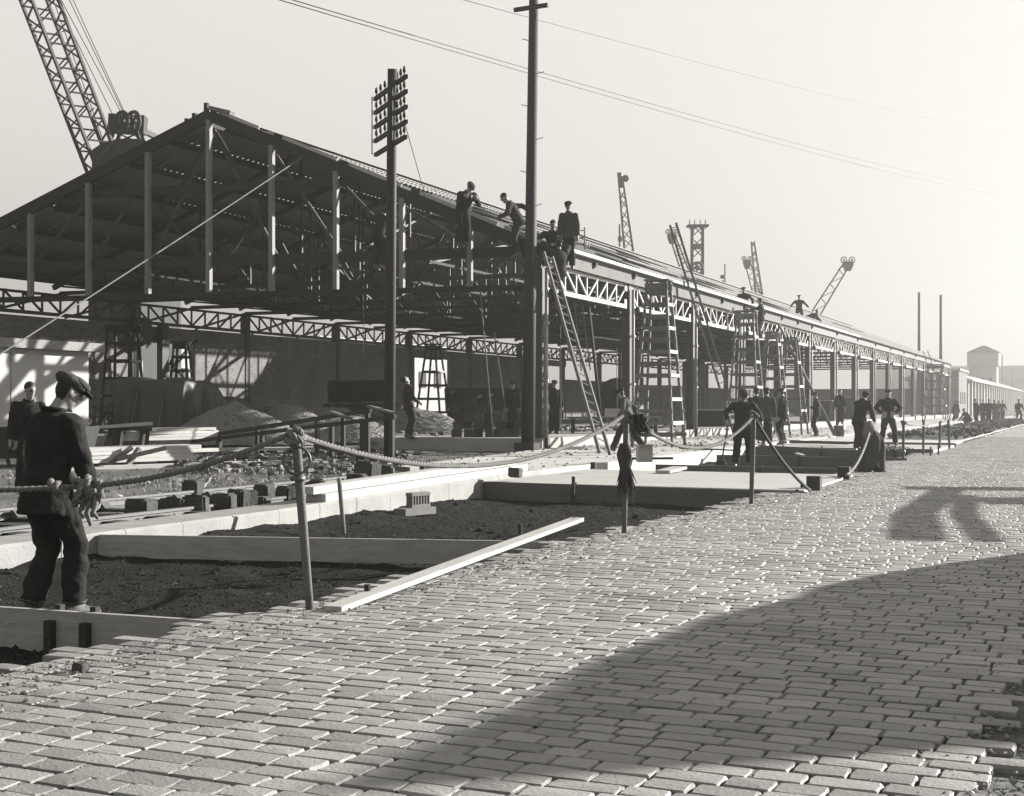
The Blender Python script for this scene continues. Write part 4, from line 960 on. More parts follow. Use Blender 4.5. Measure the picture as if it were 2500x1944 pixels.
# ---------------------------------------------------------------- timber stacks
def stack(label, c, u, L_, rows, cols, w, h, m, seed, jit=.12):
    r = random.Random(seed); c = V(c); u = V(u).normalized(); s = u.cross(UP).normalized(); t = thing('timber_stack', label, 'timber', c)
    for i in range(rows):
        for j in range(cols):
            o = c + s * ((j - (cols - 1) / 2) * w * 1.06) + UP * (h * (i + .5) * 1.06) + u * r.uniform(-jit, jit) * L_; dv = u + s * r.uniform(-.03, .03)
            ll = L_ * r.uniform(.8, 1.05); bar('plank', o - dv * ll / 2, o + dv * ll / 2, w, h, m, t)
    return t
UX = (RIGHT * .97 - VIEW * .24)
stack('pale plank stack lying nearest behind the foreground man', DP(325, 1126, 29.5), RIGHT * .6 + VIEW * .8, 3.4, 4, 4, .20, .075, m_wood, 3)
stack('pale boards piled farther back near the tarpaulin', DP(410, 1074, 36.5), RIGHT * .6 + VIEW * .8, 2.6, 4, 3, .2, .075, m_wood, 4)
stack('low loose planks lying in the weeds', DP(430, 1140, 28.6), RIGHT * .7 + VIEW * .7, 3.6, 1, 3, .22, .06, m_wood, 5, .3)
stack('flat boards on the soil behind the rope stake', DP(690, 1098, 35), RIGHT * .8 + VIEW * .6, 3.4, 1, 4, .24, .06, m_wood, 8, .2)
t = thing('trestle_bench', 'low dark trestle bench with a long pale board on top', 'bench', DP(325, 1082, 34)); c = DP(325, 1048, 34)
for s in (-.35, .3):
    for q in (-.16, .16): bar('leg', c + RIGHT * (s - .06) + VIEW * q * 1.4 - UP * .50, c + RIGHT * s + VIEW * q, .10, .09, m_oldw, t)
bar('top', c - RIGHT * .55, c + RIGHT * .55 - VIEW * .1, .34, .08, m_oldw, t)
o = bar('long_board', DP(150, 1050, 33.7), DP(372, 1036, 33.9), .24, .07, m_wood, None) if False else None
t = thing('long_board', 'long pale board resting across the trestle bench', 'board', DP(260, 1044, 33.8)); bar('plank', DP(120, 1052, 33.2), DP(372, 1034, 34.0), .26, .075, m_wood, t)
t = thing('broken_trestle', 'broken cross trestle standing in the grass', 'trestle', DP(330, 1130, 28.5))
for a, c in (((258, 1140), (322, 1092)), ((310, 1138), (340, 1096)), ((285, 1122), (405, 1094))): bar('leg', DP(*a, 28.5), DP(*c, 28.8), .10, .09, m_wood2, t)
t = thing('handcart', 'dark wooden handcart below the white hut', 'cart', DP(90, 1150, 29.5)); c = DP(95, 1105, 29.5)
b = MB(); b.loft([[c + RIGHT * (x * sx) + VIEW * (.6 * sy) + V((0, 0, z)) for sx, sy in ((-1, -1), (1, -1), (1, 1), (-1, 1))] for x, z in ((.95, -.1), (1.12, .55))]); part('body', b, m_oldw, t)
for s in (-.7, .7): part('wheel', wheel(c + VIEW * s + V((0, 0, -.05)), VIEW, .42, .04, 20, 8, .08), m_oldw, t, True)
for s in (-.45, .45): bar('shaft', c + RIGHT * 1.0 + VIEW * s, c + RIGHT * 1.9 + VIEW * s + V((0, 0, -.15)), .06, .06, m_oldw, t)
# ---------------------------------------------------------------- bicycles
def bicycle(label, c, yaw_dir, lean=.0):
    c = V(c); f = V(yaw_dir).normalized(); s = f.cross(UP).normalized(); u = (UP + s * lean).normalized(); t = thing('bicycle', label, 'bicycle', c)
    W = lambda x, z: c + f * x + u * z
    for x in (-.52, .52):
        wb = wheel(W(x, .34), s, .33, .018, 24, 10, .04); part('wheel', wb, m_crane, t, True)
    b = MB()
    for a, e in (((-.52, .34), (-.12, .30)), ((-.12, .30), (-.22, .80)), ((-.52, .34), (-.20, .72)), ((-.12, .30), (.36, .72)), ((-.20, .76), (.34, .84)), ((.34, .90), (.52, .34))): b.tube([W(*a), W(*e)], .016, 6)
    part('frame', b, m_crane, t, True)
    b = MB(); b.tube([W(.34, .98) - s * .25 - f * .12, W(.36, 1.0) - s * .12, W(.36, 1.0) + s * .12, W(.34, .98) + s * .25 - f * .12], .013, 6); b.tube([W(.34, .9), W(.36, 1.0)], .013, 6); part('handlebar', b, m_iron, t, True)
    b = MB(); b.ell(W(-.22, .86), (.06, .12, .03), Matrix((s, f, u)).transposed(), 10, 6); part('saddle', b, m_dark, t, True)
    b = MB(); b.tube([W(-.12, .30) - s * .12, W(-.12, .30) + s * .12], .04, 8); part('crank', b, m_iron, t, True)
    return t
bicycle('bicycle propped end-on against the hut corner', DP(236, 1066, 40), VIEW + RIGHT * .35, .12)
bicycle('bicycle leaning side-on against the dark tarpaulin', DP(400, 1078, 42), RIGHT - VIEW * .1, .1)
bk = bicycle('bicycle ridden towards the camera at the far right edge', G(2488, 1037, RD), -VIEW + RIGHT * .1)
person('cyclist riding towards the camera at the far right edge', G(2488, 1037, RD) + V((0, 0, .02)), 180, cap='hair', pelvis=(0, -.22, .98), lean=16, hl=(-.24, .22, 1.02), hr=(.24, .22, 1.02), fl=(-.10, -.05, .18), fr=(.10, -.1, .42), kl=(-.2, 1, .2), kr=(.2, 1, .2), group='distant figures along the road')
# ---------------------------------------------------------------- tip wagons, block stack, odds in the shed
def tip(label, c, yaw_dir):
    c = V(c); f = V(yaw_dir).normalized(); s = f.cross(UP).normalized(); t = thing('tip_wagon', label, 'wagon', c, 'tip wagons')
    b = MB(); b.loft([[c + f * x + s * y + V((0, 0, z)) for x, y in ((-.62, -w), (.62, -w), (.62, w), (-.62, w))] for z, w in ((.45, .12), (1.15, .62), (1.25, .64), (1.16, .58), (.55, .10))]); part('skip', b, m_crane, t)
    for x in (-.4, .0, .4): bar('rib', c + f * x + s * .16 + V((0, 0, .5)), c + f * x + s * .66 + V((0, 0, 1.22)), .06, .05, m_oldw, t)
    for y in (-.3, .3): bar('sill', c - f * .8 + s * y + V((0, 0, .34)), c + f * .8 + s * y + V((0, 0, .34)), .09, .12, m_crane, t)
    for x in (-.4, .4):
        for y in (-.38, .38): part('wheel', wheel(c + f * x + s * y + V((0, 0, .2)), s, .18, .03, 14, 5, .05), m_crane, t, True)
tip('left tip wagon in front of the rear wall', DP(842, 1012, 52), RIGHT + VIEW * .2); tip('right tip wagon beside the telegraph pole', DP(915, 1010, 52.5), RIGHT + VIEW * .2)
t = thing('block_stack', 'stack of concrete blocks on the platform left of the thick pole', 'blocks', G(1150, 1066, PLT)); c = G(1135, 1067, PLT)
for z in range(4):
    for x in range(6):
        if (z == 3 and x > 3) or (z == 2 and x == 5) : continue
        o = c + RIGHT * (x * .30 - .2 + .02 * ((z * 7 + x * 3) % 5 - 2)) + VIEW * (.06 * ((x + z) % 3)) + V((0, 0, .115 + .235 * z)); bar('block', o - VIEW * .22, o + VIEW * .22, .285, .225, M('dark_block', .055, .9, .3, 4, .4, 30, .1, island=.3), t)
t = thing('block_stack', 'lower pile of blocks right beside the thick pole', 'blocks', G(1240, 1066, PLT)); c = G(1232, 1067, PLT)
for z in range(2):
    for x in range(3): o = c + RIGHT * (x * .3 - .1 * z) + V((0, 0, .115 + .235 * z)); bar('block', o - VIEW * .22, o + VIEW * .22, .285, .225, M('dark_block', .055, .9, .3, 4, .4, 30, .1, island=.3), t)
t = thing('lorry', 'dark lorry parked inside the shed behind the block stack', 'lorry', DP(1190, 1030, 58)); c = DP(1190, 1040, 58); c.z = .3
b = MB(); b.loft([[c + RIGHT * (x * sx) + VIEW * (1.0 * sy) + V((0, 0, z)) for sx, sy in ((-1, -1), (1, -1), (1, 1), (-1, 1))] for x, z in ((1.7, .7), (1.75, 1.6), (1.72, 1.65))]); part('body', b, m_crane, t)
b = MB(); b.loft([[c + RIGHT * (2.3 + x * sx) + VIEW * (.85 * sy) + V((0, 0, z)) for sx, sy in ((-1, -1), (1, -1), (1, 1), (-1, 1))] for x, z in ((.55, .5), (.55, 1.3), (.42, 1.85))]); part('cab', b, m_crane, t)
for x in (-1.0, 2.3):
    for y in (-.85, .85): part('wheel', wheel(c + RIGHT * x + VIEW * y + V((0, 0, .42)), VIEW, .36, .10, 18, 6, .1), m_dark, t, True)
def drum(label, c, r, h, m, lying=False, ax=None):
    c = V(c); b = MB(); ax = V(ax) if ax else UP
    b.tube([c, c + ax * (h * .02), c + ax * h * .33, c + ax * (h * .35), c + ax * h * .66, c + ax * (h * .68), c + ax * h], [r * .96, r, r * .97, r * 1.02, r * .97, r * 1.02, r * .97], 18); o = b.build('drum', m, None, True); return tag(o, label, 'drum')
drum('pale roll lying on the bench beyond the ladder', DP(1476, 1010, 48) , .17, 1.0, m_wood, True, RIGHT)
b = MB(); b.tube([DP(1508, 975, 52), DP(1508, 975, 52.25)], .75, 26); o = b.build('cable_drum', m_oldw, None, False); tag(o, 'large dusty cable drum inside the second bay', 'cable drum'); part('rim', wheel(DP(1508, 975, 51.9), VIEW, .76, .05, 26, 6), m_oldw, o, True)
t = thing('work_bench', 'long low workbench inside the second bay', 'bench', DP(1500, 1050, 47)); c = DP(1500, 1020, 47)
bar('top', c - RIGHT * 1.6, c + RIGHT * 1.6, .7, .07, m_wood2, t)
for s in (-1.4, 1.4):
    for q in (-.25, .25): bar('leg', c + RIGHT * s + VIEW * q - UP * (c.z - .3), c + RIGHT * s + VIEW * q, .08, .08, m_oldw, t)
for lb_, x, y, d_, w, d, h in (('pale-lidded packing case far inside the shed between the distant columns', 2066, 1022, 98, 1.5, 1.0, 1.5), ('dark packing case inside the shed behind the leaning pole', 1998, 1020, 84, 1.8, 1.1, 1.2), ('low packing case inside the third bay behind the long ladder', 1735, 1028, 62, 1.6, .9, .7)):
    c = DP(x, y, d_); xx, yy = c.x, c.y; t = thing('packing_case', lb_, 'crate', (xx, yy, .3), 'cases stored in the shed')
    b = MB(); b.box((xx - w / 2, yy - d / 2, .3), (xx + w / 2, yy + d / 2, .3 + h)); part('box', b, m_oldw, t)
    b = MB(); b.box((xx - w / 2 - .05, yy - d / 2 - .05, .3 + h), (xx + w / 2 + .05, yy + d / 2 + .05, .36 + h)); part('lid', b, m_wood, t)
    for s in (-1, 1): bar('batten', (xx + s * w * .45, yy - d / 2 - .02, .3), (xx + s * w * .45, yy - d / 2 - .02, .3 + h), .09, .03, m_wood2, t)
# ---------------------------------------------------------------- barrow ramp
t = thing('barrow_ramp', 'rough timber barrow ramp on legs behind the rope stake', 'ramp', DP(780, 1085, 33))
n0, n1 = DP(470, 1078, 37), DP(965, 1018, 31.4); f0, f1 = DP(480, 1068, 38.2), DP(905, 1002, 33.4)
bar('stringer', n0, n1, .08, .09, m_oldw, t); bar('stringer', f0, f1, .08, .10, m_oldw, t)
for k in (.15, .38, .58, .72, .86, .985):
    p = n0.lerp(n1, k); bar('leg', V((p.x, p.y, -.12)), p, .10, .10, m_oldw, t); q = f0.lerp(f1, k); bar('leg', V((q.x, q.y, -.12)), q, .09, .09, m_oldw, t)
for k in (.80, .99): bar('cross_plank', n0.lerp(n1, k) + UP * .10, f0.lerp(f1, k) + UP * .11, .12, .05, m_wood2, t)
bar('foot_runner', DP(770, 1088, 33.6), DP(962, 1126, 30.6), .10, .10, m_oldw, t)
# ---------------------------------------------------------------- railway track
t = thing('railway_track', 'half-buried railway track running beside the kerb', 'track', (-11, 20, -.1))
for X in (-11.78, -10.36):
    zt = .01 if X < -11 else -.045; b = MB(); prof = [(-.065, -.14), (.065, -.14), (.065, -.125), (.012, -.10), (.012, -.045), (.034, -.035), (.034, -.004), (.02, 0), (-.02, 0), (-.034, -.004), (-.034, -.035), (-.012, -.045), (-.012, -.10), (-.065, -.125)]
    b.loft([[(X + px, yy, zt + pz) for px, pz in prof] for yy in (4, 14, 24, 33.5)]); part('rail', b, m_iron, t)
for k in range(26):
    yy = 8.2 + k * .78; b = MB(); b.box((-12.3, yy - .12, -.26), (-10.15, yy + .12, -.105)); part('sleeper', b, m_oldw, t)
    q = MB(); q.loft([[(-11.78 + .06 + x, yy + y, z) for x, y in ((0, -.07), (a, -.07), (a, .07), (0, .07))] for z, a in ((-.10, .12), (-.02, .04))]); part('chair', q, m_iron, t)
# ---------------------------------------------------------------- stones
r = random.Random(9)
def stone(label, c, w, d, h, yaw=0, name='stone_block', m=m_stone, group='loose stone blocks'):
    c = V(c); b = MB(); R = Matrix.Rotation(yaw, 3, 'Z') @ Matrix.Rotation(r.uniform(-.12, .12), 3, 'X'); n = 3; vs = []; idx = {}
    bm = bmesh.new(); bmesh.ops.create_cube(bm, size=1.0); bmesh.ops.bevel(bm, geom=bm.edges[:], offset=.10, segments=2, affect='EDGES'); bmesh.ops.subdivide_edges(bm, edges=bm.edges[:], cuts=1)
    s = r.uniform(0, 50)
    for v in bm.verts:
        k = 1 + .13 * noise.noise(v.co * 2.2 + V((s, 0, 0))); p = R @ V((v.co.x * w * k, v.co.y * d * k, v.co.z * h * k)); v.co = c + p + V((0, 0, h / 2 - .02))
    me = bpy.data.meshes.new('stone'); bm.to_mesh(me); bm.free(); me.materials.append(m); o = obj(name, me); return tag(o, label, 'stone', group)
SL = [('squared stone block at the left end of the row by the kerb', 345, 1258, .34, .26, .22), ('second stone block of the row by the kerb', 420, 1250, .34, .25, .19), ('third stone block of the row by the kerb', 478, 1248, .30, .3, .22),
      ('dark round stone propped on the row by the rail', 470, 1218, .24, .22, .28), ('wedge stone leaning in the middle of the row', 545, 1242, .30, .26, .22), ('broad grey stone right of the wedge stone', 592, 1238, .34, .28, .25),
      ('stone block touching the rail before the rope stake', 645, 1218, .25, .25, .24), ('flat stone lying in front of the rail stone', 625, 1232, .36, .3, .13), ('pointed dark stone just left of the rope stake', 702, 1222, .32, .24, .22),
      ('front dark stone of the heap on the rail', 872, 1198, .30, .28, .28), ('upper dark stone of the heap on the rail', 897, 1186, .40, .3, .42), ('rounded stone at the right of the heap on the rail', 940, 1178, .32, .3, .30),
      ('pale topped stone crowning the heap on the rail', 912, 1168, .2, .25, .36), ('small black stone on the apron corner', 1258, 1163, .2, .2, .16),
      ('square block lying in the far pit before the slab', 1770, 1232, .36, .26, .2), ('dark block lying in the weeds left of the stake', 640, 1136, .34, .26, .2), ('dark block lying in the weeds behind the stake', 740, 1128, .3, .3, .2),
      ('flat stone under the left end of the long form board', 560, 1362, .30, .32, .20), ('small stone under the long form board', 690, 1360, .42, .28, .11), ('little dark stone on the ragged road edge', 197, 1637, .07, .06, .06)]
for lb_, x, y, w, d, h in SL:
    z = -.12 if y < 1300 and x < 1000 else (APR if x < 1300 and y < 1170 else (-.36 if x < 1900 and y > 1220 else -.1))
    if h == .06: z = -.095
    stone(lb_, G(x, y, z), w, d, h, r.uniform(-.5, .5))
for lb_, x, y in (('wooden block weighting the rope at the slab corner', 1988, 1197), ('second wooden block holding the rope on the road edge', 2061, 1170)):
    c = G(x, y, RD); t = thing('rope_block', lb_, 'block', c); bar('block', c, c + UP * .22, .21, .2, m_oldw, t)
# ---------------------------------------------------------------- formwork
def form(label, a, c, h, m=m_board, th=.045, bits=(), group='formwork boards'):
    a, c = V(a), V(c); t = thing('form_board', label, 'board', a, group); d = (c - a).normalized()
    bar('board', a - UP * h / 2, c - UP * h / 2, th, h, m, t)
    for k in bits:
        p = a.lerp(c, k) - d.cross(UP) * -.0 ; n = V((d.y, -d.x, 0)); n = n if n.y < 0 else -n
        bar('cleat', p + n * .045 - UP * (h * .95), p + n * .045 + UP * .0 - UP * .06, .06, .05, m_oldw, t)
        bar('peg', p - n * .05 - UP * (h + .05), p - n * .05 + UP * .03, .045, .045, m_oldw, t)
    q = MB()
    for k in range(8): q.tube([a.lerp(c, .14 + .1 * k) + V((0, -.03, -h * .38)), a.lerp(c, .14 + .1 * k) + V((0, -.022, -h * .38))], .008, 6)
    part('nail', q, m_lat, t)['kind'] = 'stuff'
    return t
form('long form board lying across the middle of the pit', (KX + .02, 11.55, -.115), (-4.62, 12.60, -.105), .235, bits=(.88,))
form('near form board at the bottom left below the capped man', (KX + .02, 7.0, -.10), (-4.83, 7.10, -.10), .27, bits=(.78, .72))
m_dform = M('dark_form', .085, .8, .3, 2, .2, 40, stretch=(1, 4, 8))  # evenly darker than the near form boards
form('dark form board along the front of the first poured slab', (KX + .02, 21.35, -.06), (-3.95, 20.95, -.085), .30, m_dform, .06, bits=(.3, .97))
form('second dark form board across the far pit', (-8.6, 28.6, -.04), (-4.05, 28.3, -.05), .30, m_dform, .07, bits=(.5, .95))
form('third dark form board across the far pit', (-8.8, 34.6, -.03), (-4.1, 34.4, -.04), .30, m_dform, .07, bits=(.45,))
form('fourth dark form board beside the stooping man', (-9.3, 40.6, .02), (-4.1, 40.3, .0), .34, m_dform, .07, bits=(.4, .8))
form('farthest form beam by the wet concrete', (-9.3, 46.4, .05), (-4.0, 46.2, .03), .16, m_dform, .10)
b = MB(); b.prism([(KX + .01, 21.38), (-4.0, 20.99), (-4.1, 26.2), (KX + .01, 26.4)], -.38, -.065); o = b.build('slab', m_fresh); tag(o, 'first poured concrete slab in the pit', kind='structure')
b = MB(); b.prism([(KX + .01, 40.7), (-4.1, 40.4), (-4.05, 46.1), (KX + .01, 46.3)], -.38, -.03); o = b.build('wet_slab', m_fresh); tag(o, 'freshly poured concrete beyond the fourth form board', kind='structure')
for lb_, a, c, w, h, m in (('pale planed plank lying from the road edge up onto the long form board', G(812, 1487, -.085), DP(1410, 1268, 13.4), .13, .035, m_wood),
                          ('lower thick plank lying along the top of the kerb', V((-9.60, 16.2, kerb_top(16.2) + .055)), V((-9.68, 23.6, kerb_top(23.6) + .055)), .30, .105, m_wood),
                          ('upper thick plank lying along the top of the kerb', V((-9.66, 16.0, kerb_top(16.0) + .165)), V((-9.74, 23.2, kerb_top(23.2) + .165)), .28, .10, m_wood),
                          ('long dark beam lying across the fourth form', G(1860, 1092, .1), G(2140, 1106, .08), .12, .10, m_dform), ('short pale batten on the second pit edge', G(1945, 1108, -.0), G(1962, 1113, -.02), .1, .05, m_wood),
                          ('loose board lying on the apron behind the carton', G(1545, 1120, .04), G(1640, 1119, .04), .2, .05, m_oldw), ('short slat on the apron near the ladder foot', G(1370, 1096, .05), G(1416, 1094, .05), .25, .08, m_oldw),
                          ('pale wedge of board beside the slab corner', G(1618, 1152, -.03), G(1660, 1142, .02), .3, .05, m_wood), ('thin pole lying on the platform edge', G(1325, 1058, .33), G(1410, 1040, .36), .08, .08, m_wood2),
                          ('long dark hose-like batten on the apron', G(1660, 1094, .04), G(1800, 1100, .04), .06, .04, m_oldw), ('narrow beam lying behind the fourth form', G(1930, 1078, .06), G(2070, 1082, .06), .12, .09, m_dform)):
    t = thing('plank', lb_, 'plank', a); bar('timber', a, c, w, h, m, t)
    if lb_.startswith('pale planed'):
        q = MB(); d = (c - a).normalized(); p = c - d * .12 + UP * .024; q.tube([p, p + UP * .003], .018, 10); part('nail_hole', q, m_dark, t)
t = thing('shutter', 'short dark shutter panel standing on the apron behind the kerb', 'panel', G(1090, 1161, .02)); a, c = G(1026, 1163, .02), G(1168, 1158, .02)
bar('panel', a + UP * .10, c + UP * .10, .05, .20, m_dform, t)
for k in (.05, .45, .75): bar('batten', a.lerp(c, k) - VIEW * .04, a.lerp(c, k) - VIEW * .04 + UP * .21, .05, .04, m_oldw, t)
t = thing('shutter', 'low shutter board behind the stone heap', 'panel', G(960, 1152, -.02)); bar('panel', G(905, 1148, -.02) + UP * .06, G(998, 1158, -.02) + UP * .06, .05, .13, m_dform, t)
m_airb = M('air_brick_clay', .12, .9, .3, 4)
t = thing('air_brick', 'pale perforated air brick standing at the foot of the kerb', 'brick', G(1010, 1256, -.34)); c = G(1012, 1256, -.34); u = V((.25, .97, 0)).normalized(); s = V((.97, -.25, 0))
bar('footing', c - u * .36 + s * .04 + UP * .05, c + u * .30 + s * .04 + UP * .05, .22, .10, m_airb, t)
for k in (0, 1): bar('rail', c - u * .12 + UP * (.115 + .17 * k), c + u * .28 + UP * (.115 + .17 * k), .12, .05, m_airb, t)
for k in range(7): bar('web', c - u * (.10 - .06 * k) + UP * .13, c - u * (.10 - .06 * k) + UP * .27, .10, .025, m_airb, t)
t = thing('carton', 'pale square carton standing on the apron', 'box', G(1573, 1128, .02)); c = G(1573, 1128, .02); b = MB(); R = Matrix.Rotation(.5, 3, 'Z')
b.loft([[c + R @ V((x * .15, y * .15, z)) for x, y in ((-1, -1), (1, -1), (1, 1), (-1, 1))] for z in (0, .36)]); part('box', b, m_wood, t); bar('flap', c + R @ V((-.15, -.15, .365)), c + R @ V((.15, -.15, .365)), .14, .01, m_wood, t)
t = thing('post_stub', 'short square post stub standing on the apron', 'post', G(1449, 1144, .02)); c = G(1449, 1144, .02); bar('stub', c, c + UP * .12, .09, .09, m_oldw, t)
# iron pins and pegs
for lb_, x, y, z, h, w in (('small iron pin driven at the road edge by the plank', 897, 1463, -.10, .10, .045), ('thin iron pin standing in front of the carton board', 978, 1150, -.03, .32, .03), ('thin pin standing left behind the stone heap', 890, 1142, -.08, .36, .03),
                           ('stake with leaning dark head in front of the slab', 1400, 1228, -.34, .42, .06), ('short pin in the pit before the slab', 1762, 1250, -.33, .16, .04), ('pin standing by the far road edge', 2272, 1108, -.05, .18, .05), ('short pin beside the slab corner', 1958, 1196, -.1, .12, .05),
                           ('second pin standing by the far road edge', 2291, 1106, -.05, .22, .05), ('peg behind the long form board near its right end', 1270, 1320, -.15, .17, .045)):
    c = G(x, y, z); b = MB(); b.tube([c - UP * .1, c + UP * h], w / 2, 8); o = b.build('iron_pin', m_oldw, None, False); tag(o, lb_, 'pin')
# ---------------------------------------------------------------- rope barrier
def stake(label, base, top, r=.033, m=m_wood2, ring=False):
    base, top = V(base), V(top); t = thing('stake', label, 'stake', base, 'rope barrier stakes'); b = MB(); d = (top - base)
    b.tube([base - d.normalized() * .2, base.lerp(top, .4), base.lerp(top, .85), top], [r * .9, r * 1.05, r * 1.1, r * .95], 12); part('shaft', b, m, t, True)
    if ring:
        p = base.lerp(top, .86); x = RIGHT; q = MB(); q.tube([p + V((0, 0, .02)) + (x * cos(2 * pi * k / 28) + UP * sin(2 * pi * k / 28)) * .085 - VIEW * .045 - UP * .02 for k in range(29)], .009, 6, False); part('iron_ring', q, m_iron, t, True)
        q = MB(); q.tube([p - UP * .13 - d.normalized() * .0, p - UP * .10], .050, 12); part('collar', q, m_iron, t, True)
    return top
def catenary(a, c, sag, n): return [V(a).lerp(V(c), k / n) - V((0, 0, sag * 4 * (k / n) * (1 - k / n))) for k in range(n + 1)]
def rope(label, pts, r, strands=True, m=m_rope, turns=None, extra=None):
    pts = [V(p) for p in pts]; L_ = sum((pts[i + 1] - pts[i]).length for i in range(len(pts) - 1)); t = thing('rope', label, 'rope', pts[0], 'barrier rope')
    if not strands:
        b = MB(); b.tube(pts, r, 7); part('strand', b, m, t, True); return t
    turns = turns or L_ / (r * 6.6); n = int(turns * 9); acc = [0]
    for i in range(len(pts) - 1): acc.append(acc[-1] + (pts[i + 1] - pts[i]).length)
    def at(s):
        for i in range(len(pts) - 1):
            if s <= acc[i + 1] or i == len(pts) - 2: return pts[i].lerp(pts[i + 1], (s - acc[i]) / max(1e-6, acc[i + 1] - acc[i])), (pts[i + 1] - pts[i]).normalized()
    for q in range(3):
        P_ = []
        for k in range(n + 1):
            p, d = at(L_ * k / n); x = d.cross(UP).normalized(); y = x.cross(d); a = 2 * pi * (turns * k / n + q / 3); P_.append(p + (x * cos(a) + y * sin(a)) * r * .5)
        b = MB(); b.tube(P_, r * .56, 6); part('strand', b, m, t, True)
    return t
s1 = stake('weathered rope stake with an iron ring, nearest the camera', G(757, 1496, -.12), DP(722, 1062, 8.75), .0275, ring=True)
s2 = stake('rope stake with frayed rope tail in front of the striding man', G(1524, 1306, -.12), DP(1529, 1010, 13.9), .027)
s3 = stake('rope stake at the slab corner by the man with rolled trousers', G(1834, 1234, -.12), DP(1840, 1016, 18.2), .030)
s4 = stake('rope stake hidden under the draped coat', G(2119, 1150, -.12), DP(2124, 1046, 27.6), .034)
s5 = stake('thin stake right of the draped coat', G(2205, 1124, -.1), DP(2206, 1032, 33.0), .032); s6 = stake('thin stake beside the far form beam', G(2254, 1110, -.1), DP(2255, 1026, 37), .032)
s7 = stake('second thin stake near the far rubble', G(2294, 1101, -.1), DP(2295, 1026, 40), .034); s8 = stake('last thin stake before the rubble bank', G(2318, 1096, -.1), DP(2315, 1020, 42), .036)
stake('short stake standing in the pit beyond the long form board', G(840, 1305, -.36), DP(828, 1168, 17.2), .027)
kn = DP(226, 1186, 9.15)
rope('thick near rope hanging from the knot up to the ringed stake', catenary(kn, s1 + V((0, 0, .02)), .06, 14), .0195)
rope('thick rope running left from the knot out of the picture', catenary(DP(-120, 1196, 9.0), kn, .01, 12), .0195)
rope('thick rope sagging from the ringed stake to the second stake', catenary(s1 + V((0, 0, .0)), s2 - V((0, 0, .0)), .34, 26), .0195)
rope('rope sagging from the second stake to the slab corner stake', catenary(s2, s3, .38, 20), .0195)
rope('rope slanting from the slab corner stake down to the wooden block', catenary(s3, G(1978, 1198, -.05), .10, 14), .024, False, m_oldw)
rope('rope rising from the second block to the draped coat', catenary(G(2066, 1160, -.0), s4 - V((0, 0, .05)), .16, 14), .024, False)
rope('rope sagging between the last thin stakes', catenary(s7, s8, .08, 8) , .024, False); rope('faint rope between the thin stakes', catenary(s5, s7, .12, 10), .02, False)
# knots
def coil(label, c, R, n, r, ax, wob=.3, name='rope_knot'):
    c = V(c); ax = V(ax).normalized(); x = ax.orthogonal().normalized(); y = ax.cross(x); b = MB(); rr = random.Random(n * 7 + int(R * 1000))
    ph = [rr.uniform(0, 6.3) for _ in range(6)]; N = 30 * n; P_ = []
    for j in range(N + 1):                      # one continuous length wound over itself
        s_ = j / N; a_ = 2 * pi * n * s_; k = R * (.72 + .22 * sin(a_ * .37 + ph[0]) + .14 * sin(a_ * .61 + ph[1]))
        w = R * (1.15 * (s_ - .5) + .45 * sin(a_ * .5 + ph[2]) + .25 * sin(a_ * 1.3 + ph[3])); P_.append(c + x * (cos(a_) * k) + y * (sin(a_) * k * 1.1) + ax * w)
    for q in range(3):
        Q = []
        for j in range(N + 1):
            d = (P_[min(j + 1, N)] - P_[max(j - 1, 0)]).normalized(); u_ = d.orthogonal().normalized(); u_ = (ax - d * ax.dot(d)); u_ = u_.normalized() if u_.length > 1e-4 else d.orthogonal(); v_ = d.cross(u_)
            t_ = 2 * pi * (j * .11 + q / 3); Q.append(P_[j] + (u_ * cos(t_) + v_ * sin(t_)) * r * .5)
        b.tube(Q, r * .56, 6)
    o = b.build(name, m_rope, None, True); return tag(o, label, 'knot', 'rope knots')
coil('big looped knot bundle of rope in front of the capped man', kn + V((-.04, -.01, -.03)), .085, 5, .023, RIGHT * .9 + VIEW * .3)
coil('single knot in the near rope across the capped man', DP(130, 1188, 9.05), .036, 3, .021, RIGHT)
coil('rope turns knotted round the ringed stake head', s1 - V((0, 0, .01)), .05, 4, .022, UP + RIGHT * .4)
coil('dark knot of rope on the head of the second stake', s2 - V((0, 0, .02)), .062, 5, .022, RIGHT + UP * .6)
coil('dark knot of rope on the slab corner stake', s3 - V((0, 0, .01)), .05, 3, .024, UP + RIGHT * .3)
coil('knot on the head of the thin stake', s5 - V((0, 0, .02)), .05, 3, .024, UP)
b = MB()
for k in range(3): b.tube([kn + V((-.03 + .03 * k, 0, -.05)), kn + V((-.06 + .05 * k, -.02, -.12)), kn + V((-.08 + .05 * k, -.02, -.18)), kn + V((-.05 + .06 * k, -.03, -.21 - .05 * (k == 1)))], [.020, .020, .017, .012], 7)
tag(b.build('rope_tail', m_rope, None, True), 'frayed rope tails hanging below the big knot bundle', 'rope', 'rope tails')
